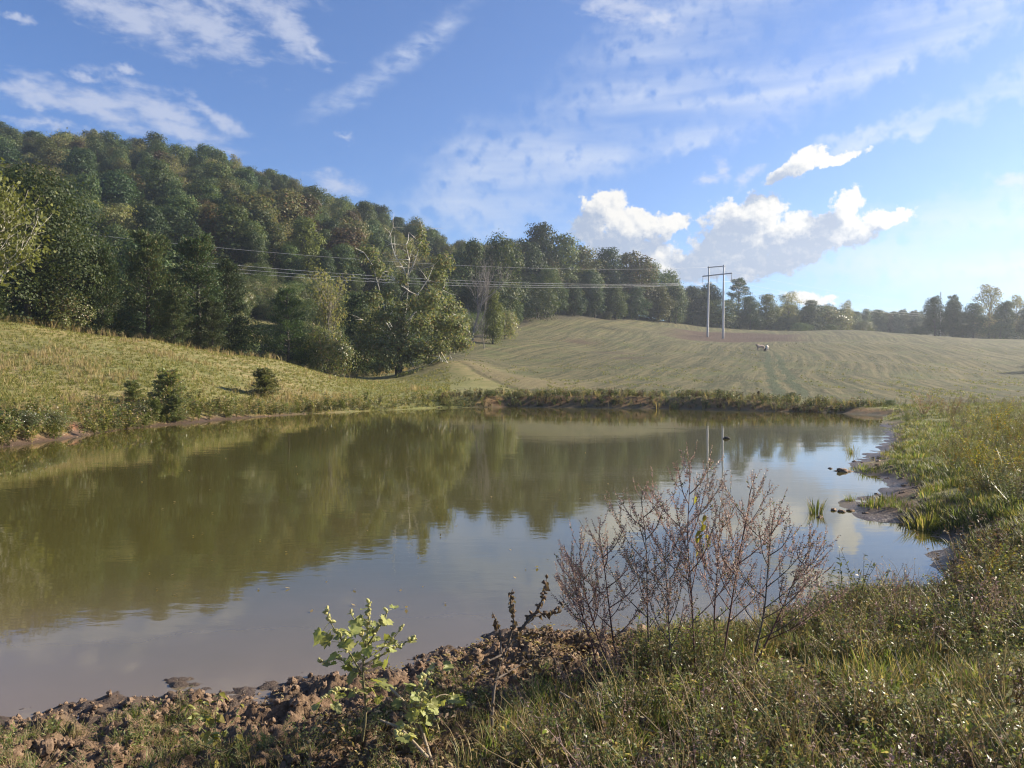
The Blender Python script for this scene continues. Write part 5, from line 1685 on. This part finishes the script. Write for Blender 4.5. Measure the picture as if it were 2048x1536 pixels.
def dried_weed(label, stem, d, seed, branches, spread=1.0, stem_mat='redstem', yellow=False, fork=None):
    """seed-head weed: stem, forked ascending branches, paired bracts along every twig"""
    rng = np.random.default_rng(seed)
    pts0 = [at(px, py, d) for (px, py) in stem]
    b = pts0[0]
    base = Vector((b.x, b.y, H(b.x, b.y)))
    e = empty('dry_weed', base)
    pts = np.array([np.array(p - base) for p in pts0]); pts[0] = (0, 0, -0.03)
    p = resample(pts, 16)
    ht = np.linalg.norm(p[-1] - p[0])
    g = Geo(); g.tube(p, np.linspace(0.0085, 0.0022, 16) , 6)
    obj('stem', g.mesh('stem', M[stem_mat], True), e)

    def bracts(gg, path, dens=1.0):
        L = np.sum(np.linalg.norm(np.diff(path, axis=0), axis=1))
        n = max(4, int(L / 0.0075 * dens))
        q = resample(path, max(n, 4))
        t = np.gradient(q, axis=0); t /= np.linalg.norm(t, axis=1)[:, None] + 1e-9
        pl = rng.normal(size=3)
        s = np.cross(t, pl); s /= np.linalg.norm(s, axis=1)[:, None] + 1e-9
        sg = np.where(np.arange(len(q)) % 2, 1.0, -1.0)[:, None]
        k = rng.random(len(q)) < 0.92
        P = q[k]; D = (t * 0.75 + s * sg * 0.9 + rng.normal(size=q.shape) * 0.22)[k]
        sz = 0.0205 * rng.uniform(0.6, 1.25, len(P)) * np.linspace(1.1, 0.75, len(P))
        gg.cards(P, D, rnd_dirs(rng, len(P)), sz, sz * 0.55, 0.1)

    side = 1
    heights = list(np.linspace(0.30, 0.93, branches)) + [0.985]
    for bi, h in enumerate(heights):
        k = h * 15; i0 = min(int(k), 14)
        s = p[i0] + (p[i0 + 1] - p[i0]) * (k - i0)
        ax = p[min(15, i0 + 1)] - p[max(0, i0 - 1)]; ax /= np.linalg.norm(ax)
        a = bi * 2.4 + rng.normal() * 0.5
        lat = np.array([math.cos(a), math.sin(a) * 0.7, 0.0])
        L = ht * (0.46 * (1 - h) ** 0.8 + 0.11) * rng.uniform(0.8, 1.15)
        if h > 0.97:
            lat *= 0.15; L = ht * 0.13
        c1 = s + (ax * 0.55 + lat * 0.75 * spread) * L * 0.5
        c2 = s + (ax * 1.0 + lat * 0.85 * spread) * L * 0.92 + rng.normal(size=3) * 0.015
        br = resample([s, c1, c2], 9)
        bg, sg = Geo(), Geo()
        bg.tube(br, np.linspace(0.0042, 0.0014, 9), 4)
        bracts(sg, br[4:], 1.0)
        nt = max(3, int(L / 0.046))
        for ti in range(nt):
            u = 0.2 + 0.75 * ti / nt + rng.random() * 0.05
            kk = u * 8; j = min(int(kk), 7)
            q0 = br[j] + (br[j + 1] - br[j]) * (kk - j)
            d0 = br[j + 1] - br[j]; d0 /= np.linalg.norm(d0)
            ls = rng.normal(size=3); ls -= d0 * ls.dot(d0); ls /= np.linalg.norm(ls)
            tl = (0.07 + 0.11 * rng.random()) * (1.15 - 0.4 * u)
            tw = resample([q0, q0 + (d0 * 0.7 + ls * 0.6) * tl * 0.5, q0 + (d0 * 0.9 + ls * 0.55 + np.array([0, 0, .35])) * tl], 6)
            bg.tube(tw, np.linspace(0.0018, 0.0009, 6), 3, False)
            bracts(sg, tw[1:], 1.0)
        bo = obj('branch', bg.mesh('branch', M[stem_mat], True), e)
        so = obj('seed_heads', sg.mesh('seed_heads', M['seed']), bo)
        so['kind'] = 'stuff'
    if yellow:
        for (px, py) in ((1398, 1075), (1404, 1062), (1412, 1050), (1408, 1085), (1415, 1068), (1400, 1040), (1410, 1030), (1390, 992), (1392, 1100), (1418, 1078), (1405, 1070)):
            o = obj('yellow_leaf', YLEAF[rng.integers(3)], e)
            o.location = at(px, py, d - 0.02) - base
            s_ = rng.uniform(.5, 1.0)
            o.scale = (s_, s_, s_)
            o.rotation_euler = (rng.uniform(-1, 1), rng.uniform(0.6, 1.5), rng.uniform(0, 6.28))
    return tag(e, label, 'weed', 'dry seed-headed weeds on the near shore')


dried_weed('dry weed with yellow leaves caught in it, tallest of the dry weeds', [(1392, 1400), (1388, 1300), (1384, 1200), (1374, 1080), (1380, 960)], 5.5, 21, 14, 0.9, yellow=True)
dried_weed('dark-stemmed dry weed with an open crown, rightmost of the stand', [(1490, 1390), (1512, 1300), (1530, 1220), (1536, 1130), (1545, 1045)], 5.35, 22, 11, 1.1, 'darkstem')
dried_weed('red-stemmed dry weed between the tallest and the rightmost', [(1440, 1380), (1455, 1260), (1475, 1130), (1490, 1050), (1500, 985)], 5.6, 23, 11, 0.85)
dried_weed('straight dry weed just left of the tallest one', [(1300, 1400), (1298, 1310), (1294, 1200), (1294, 1100), (1284, 1010)], 5.5, 24, 11, 0.95, 'darkstem')
dried_weed('broad dry weed at the left of the stand', [(1255, 1400), (1228, 1300), (1218, 1210), (1208, 1130), (1200, 1075)], 5.45, 25, 10, 1.1)
dried_weed('slim dry weed standing apart at the left end', [(1205, 1380), (1182, 1280), (1160, 1220), (1148, 1150)], 5.4, 26, 10, 0.7)
dried_weed('short leaning dry weed at the left side of the broad one', [(1240, 1400), (1200, 1290), (1170, 1190), (1160, 1110)], 5.6, 27, 11, 0.7)
dried_weed('leaning dry weed reaching right at the end of the stand', [(1500, 1390), (1545, 1260), (1585, 1170), (1612, 1110)], 5.5, 28, 10, 0.9)
dried_weed('reddish dry weed behind the middle of the stand', [(1430, 1350), (1428, 1230), (1436, 1120), (1440, 1040)], 5.9, 29, 9, 0.8)
dried_weed('short dry weed low in front of the stand', [(1345, 1400), (1340, 1300), (1336, 1210), (1330, 1130)], 5.3, 30, 10, 0.8, 'darkstem')

# fallen and leaning stalks
stalks = [([(1120, 1385), (1180, 1420), (1260, 1450), (1330, 1470)], 4.75, .008, 'pale bent stalk lying across the grass below the dry weeds'), ([(1985, 1535), (1960, 1528), (1975, 1514), (2020, 1522)], 3.95, .010, 'whitish curved stalk lying in the grass at the lower right'), ([(1385, 1380), (1430, 1360), (1460, 1320)], 5.0, .005, 'thin pale stalk leaning right under the stand'), ([(855, 1515), (800, 1455), (760, 1440)], 4.25, .010, 'pale fallen stalk under the sprawling cocklebur'), ([(865, 1530), (835, 1430), (780, 1375)], 4.4, .011, 'thick pale stalk leaning left from the sprawling cocklebur'), ([(1840, 1440), (1800, 1350), (1790, 1300)], 4.9, .004, 'thin brown stalk standing in the weeds at the lower right'), ([(1195, 1385), (1205, 1440), (1215, 1490)], 4.7, .006, 'straw-coloured upright stalk among the grass'),
          ([(1060, 1432), (1130, 1445), (1200, 1448)], 4.6, .005, 'thin pale twig lying on the bare soil')]
for i, (pp, d, r, lab) in enumerate(stalks):
    pts = []
    for j, (px, py) in enumerate(pp):
        q = at(px, py, d)
        for _ in range(12):                 # rest the stalk close above the ground along this line of sight
            hgt = H(q.x, q.y)
            if q.z < hgt + r:
                q = at(px, py, q.y * 0.97)
        pts.append(np.array(q))
    g = Geo()
    p = resample(pts, 12)
    g.tube(p, np.linspace(r, r * .6, 12), 6)
    tag(obj('dry_stalk', g.mesh('dry_stalk', M['palestem'], True)), lab, 'stalk', 'loose dry stalks')

# ------------------------------------------------------------------ foreground cover
fg_grass = [tuft(300 + i, 20, 0.14, 'lush', 0.09, 0.8, 0.0028) for i in range(4)] + [tuft(306 + i, 12, 0.20, 'straw', 0.08, 0.9, 0.0022) for i in range(2)]
fg_sprig = [sprig(320 + i, 0.24, 80, 0.020, 'weedleaf', 6, 'greenstem', 0.6, 0.45) for i in range(4)] + [sprig(326, .22, 60, .02, 'brownleaf', 6, 'palestem'), sprig(327, .25, 70, .02, 'weedleaf', 6, 'palestem'), sprig(328, .2, 46, .03, 'lush', 5), sprig(332, .24, 60, .024, 'lush', 6), sprig(329, .3, 80, .016, 'seed', 7, 'palestem'), sprig(330, .36, 14, .02, 'straw', 8, 'palestem', .7), sprig(333, .2, 34, .032, 'lush', 4, 'greenstem', .7, .42), sprig(334, .24, 50, .024, 'weedleaf', 6, 'greenstem', .7, .4)]


def fgmask(px, d, x, t):
    # green cover lies to the right of the mud; its edge runs up and right
    lim = np.interp(d, [3.4, 4.0, 4.6, 5.2, 6.0, 7.0, 8.5, 10], [780, 880, 1080, 1120, 1200, 1480, 1560, 1640])
    return px > lim + 160 * fbm(x * 1.5, d * 1.5, 3, 97)


P, px, d = spots(30000, 600, 4000, 2.6, 10.0, lambda px, d, x, t: fgmask(px, d, x, t) & (t[1] > .12) & (fbm(x * 1.1, d * 1.1, 3, 98) > -0.02))
do_scatter('shore_grass', P, fg_grass, 'green grass growing over the near shore at the right', 0.6, 1.35, 0.25)
print('fg grass', len(P))
P, px, d = spots(16500, 900, 4000, 2.7, 10.0, lambda px, d, x, t: fgmask(px - 120, d, x, t) & (t[1] > .2) & (fbm(x * 1.5, d * 1.5, 3, 99) > -0.14))
do_scatter('ground_cover', P, fg_sprig, 'small-leaved weeds covering the near shore at the right', 0.55, 1.25, 0.25)
print('fg cover', len(P))
# scattered growth on the mud, fallen brown leaves and straw
P, px, d = spots(4600, -700, 1300, 3.0, 5.8, lambda px, d, x, t: (t[1] > .35) & (fbm(x * 2.1, d * 2.1, 3, 101) > 0.02))
do_scatter('mud_growth', P, fg_grass[:3] + [fg_sprig[5], fg_sprig[6], fg_grass[5]], 'sparse sprouts and straw on the trodden mud', 0.25, 0.75, 0.4)
litter = []
for i in range(3):
    g = Geo(); r2 = np.random.default_rng(400 + i); n = 14
    Pq = r2.normal(size=(n, 3)) * np.array([.06, .06, .008]) + np.array([0, 0, .015])
    dd = rnd_dirs(r2, n); dd[:, 2] *= .3
    g.cards(Pq, dd, rnd_dirs(r2, n) * .5 + np.array([0, 0, 1]), .035 * (0.6 + r2.random(n)), .016, .3)
    litter.append(g.mesh('litter', M['brownleaf'] if i else M['straw']))
P, px, d = spots(3200, 500, 1750, 3.4, 7.0, lambda px, d, x, t: (t[1] > .1) & (fbm(x * 1.4, d * 1.4, 3, 103) > -0.2))
do_scatter('leaf_litter', P, litter, 'withered leaves and straw bits on the bare soil', 0.5, 1.2, 0.4)
# medium leafy plants that can be told apart within the cover
mid = [sprig(340 + i, .55, 260, .035, 'weedleaf', 12, 'redstem', .5, .4) for i in range(2)] + [sprig(343, .55, 220, .03, 'seed', 12, 'redstem', .45, .35)]
ml = [(1290, 1330, 5.6, .85, 0, 'green small-leaved weed at the foot of the straight dry weed'), (1370, 1320, 5.5, .9, 1, 'green small-leaved weed at the foot of the tallest dry weed'), (1450, 1310, 5.6, .85, 0, 'green small-leaved weed at the foot of the red-stemmed dry weed'), (1230, 1330, 5.3, .75, 2, 'brownish small-leaved weed at the foot of the broad dry weed'), (1655, 1230, 7.2, 1.05, 1, 'feathery green weed at the water edge right of the dry stand'), (1720, 1215, 7.3, 1.1, 0, 'second feathery green weed along the water edge'), (1780, 1200, 7.6, .9, 2, 'reddish feathery weed by the water'), (1620, 1270, 6.6, .8, 1, 'low green weed between the dry stand and the feathery weeds'), (1800, 1290, 6.2, .8, 0, 'leafy weed in the middle of the right foreground'), (1900, 1280, 6.3, .95, 1, 'taller leafy weed in the right foreground'), (1960, 1240, 6.6, 1.0, 2, 'brownish seeding weed in the right foreground'), (2020, 1320, 5.4, .8, 0, 'leafy weed at the right edge of the foreground'), (1560, 1390, 5.0, .6, 1, 'bright leafy weed right of the dry stand'), (1700, 1330, 5.8, .65, 2, 'seeding weed amid the ground cover'), (1140, 1350, 5.2, .5, 2, 'low brown seeding weed on the bare soil')]
for i, (px, py, d, s, k, lab) in enumerate(ml):
    x = (px - 1024) / FPX * d
    o = obj('weed', mid[k]); o.location = (x, d, H(x, d) - .02); o.scale = (s, s, s); o.rotation_euler = (0, 0, i * 1.3)
    tag(o, lab, 'weed', 'leafy weeds of the near shore')
# floating leaf specks
g = Geo(); n = 90
fp = rng.uniform(250, 1500, n); fr = rng.uniform(900, 1230, n)
xy = np.array([on_plane(a, b) for a, b in zip(fp, fr)])
okw = shore_sd(xy[:, 0], xy[:, 1]) < -1
xy = xy[okw]; n = len(xy)
dd = rnd_dirs(rng, n); dd[:, 2] = 0.1
sz = 0.05 * (.5 + rng.random(n))
g.cards(np.column_stack([xy, np.full(n, .006)]), dd, np.tile([0, 0, 1.], (n, 1)), sz, sz * .6, -.2)
tag(obj('floating_leaves', g.mesh('floating_leaves', M['straw'])), 'scattered small leaves floating on the pond', None, None, 'stuff')
x, y = on_plane(1453, 878)
g = Geo(); g.tube([(-.13, 0, .0), (-.04, .01, .05), (.05, 0, .045), (.14, -.02, .01)], [.03, .055, .05, .02], 8)
g.tube([(.03, 0, .05), (.09, .01, .12)], [.02, .01], 5)
o = obj('driftwood', g.mesh('driftwood', M['wood'], True)); o.location = (x, y, 0)
tag(o, 'small dark piece of driftwood floating far out on the pond', 'driftwood')

# ------------------------------------------------------------------ haze
def haze():
    m, N, out = new_mat('thin_haze')
    v = N.node('ShaderNodeVolumePrincipled')
    v.inputs['Color'].default_value = (0.82, 0.9, 1.0, 1)
    v.inputs['Density'].default_value = HAZE_DENSITY
    v.inputs['Anisotropy'].default_value = 0.55
    N.l.new(v.outputs[0], out.inputs['Volume'])
    g = Geo()
    x0, x1, y0, y1, z0, z1 = -860, 860, -860, 860, -2.4, 135
    V = [(x, y, z) for z in (z0, z1) for (x, y) in ((x0, y0), (x1, y0), (x1, y1), (x0, y1))]
    g.add(V, [[3, 2, 1, 0], [4, 5, 6, 7], [0, 1, 5, 4], [1, 2, 6, 5], [2, 3, 7, 6], [3, 0, 4, 7]])
    o = tag(obj('haze', g.mesh('haze', m)), 'thin bluish haze over the valley', None, None, 'stuff')


haze()
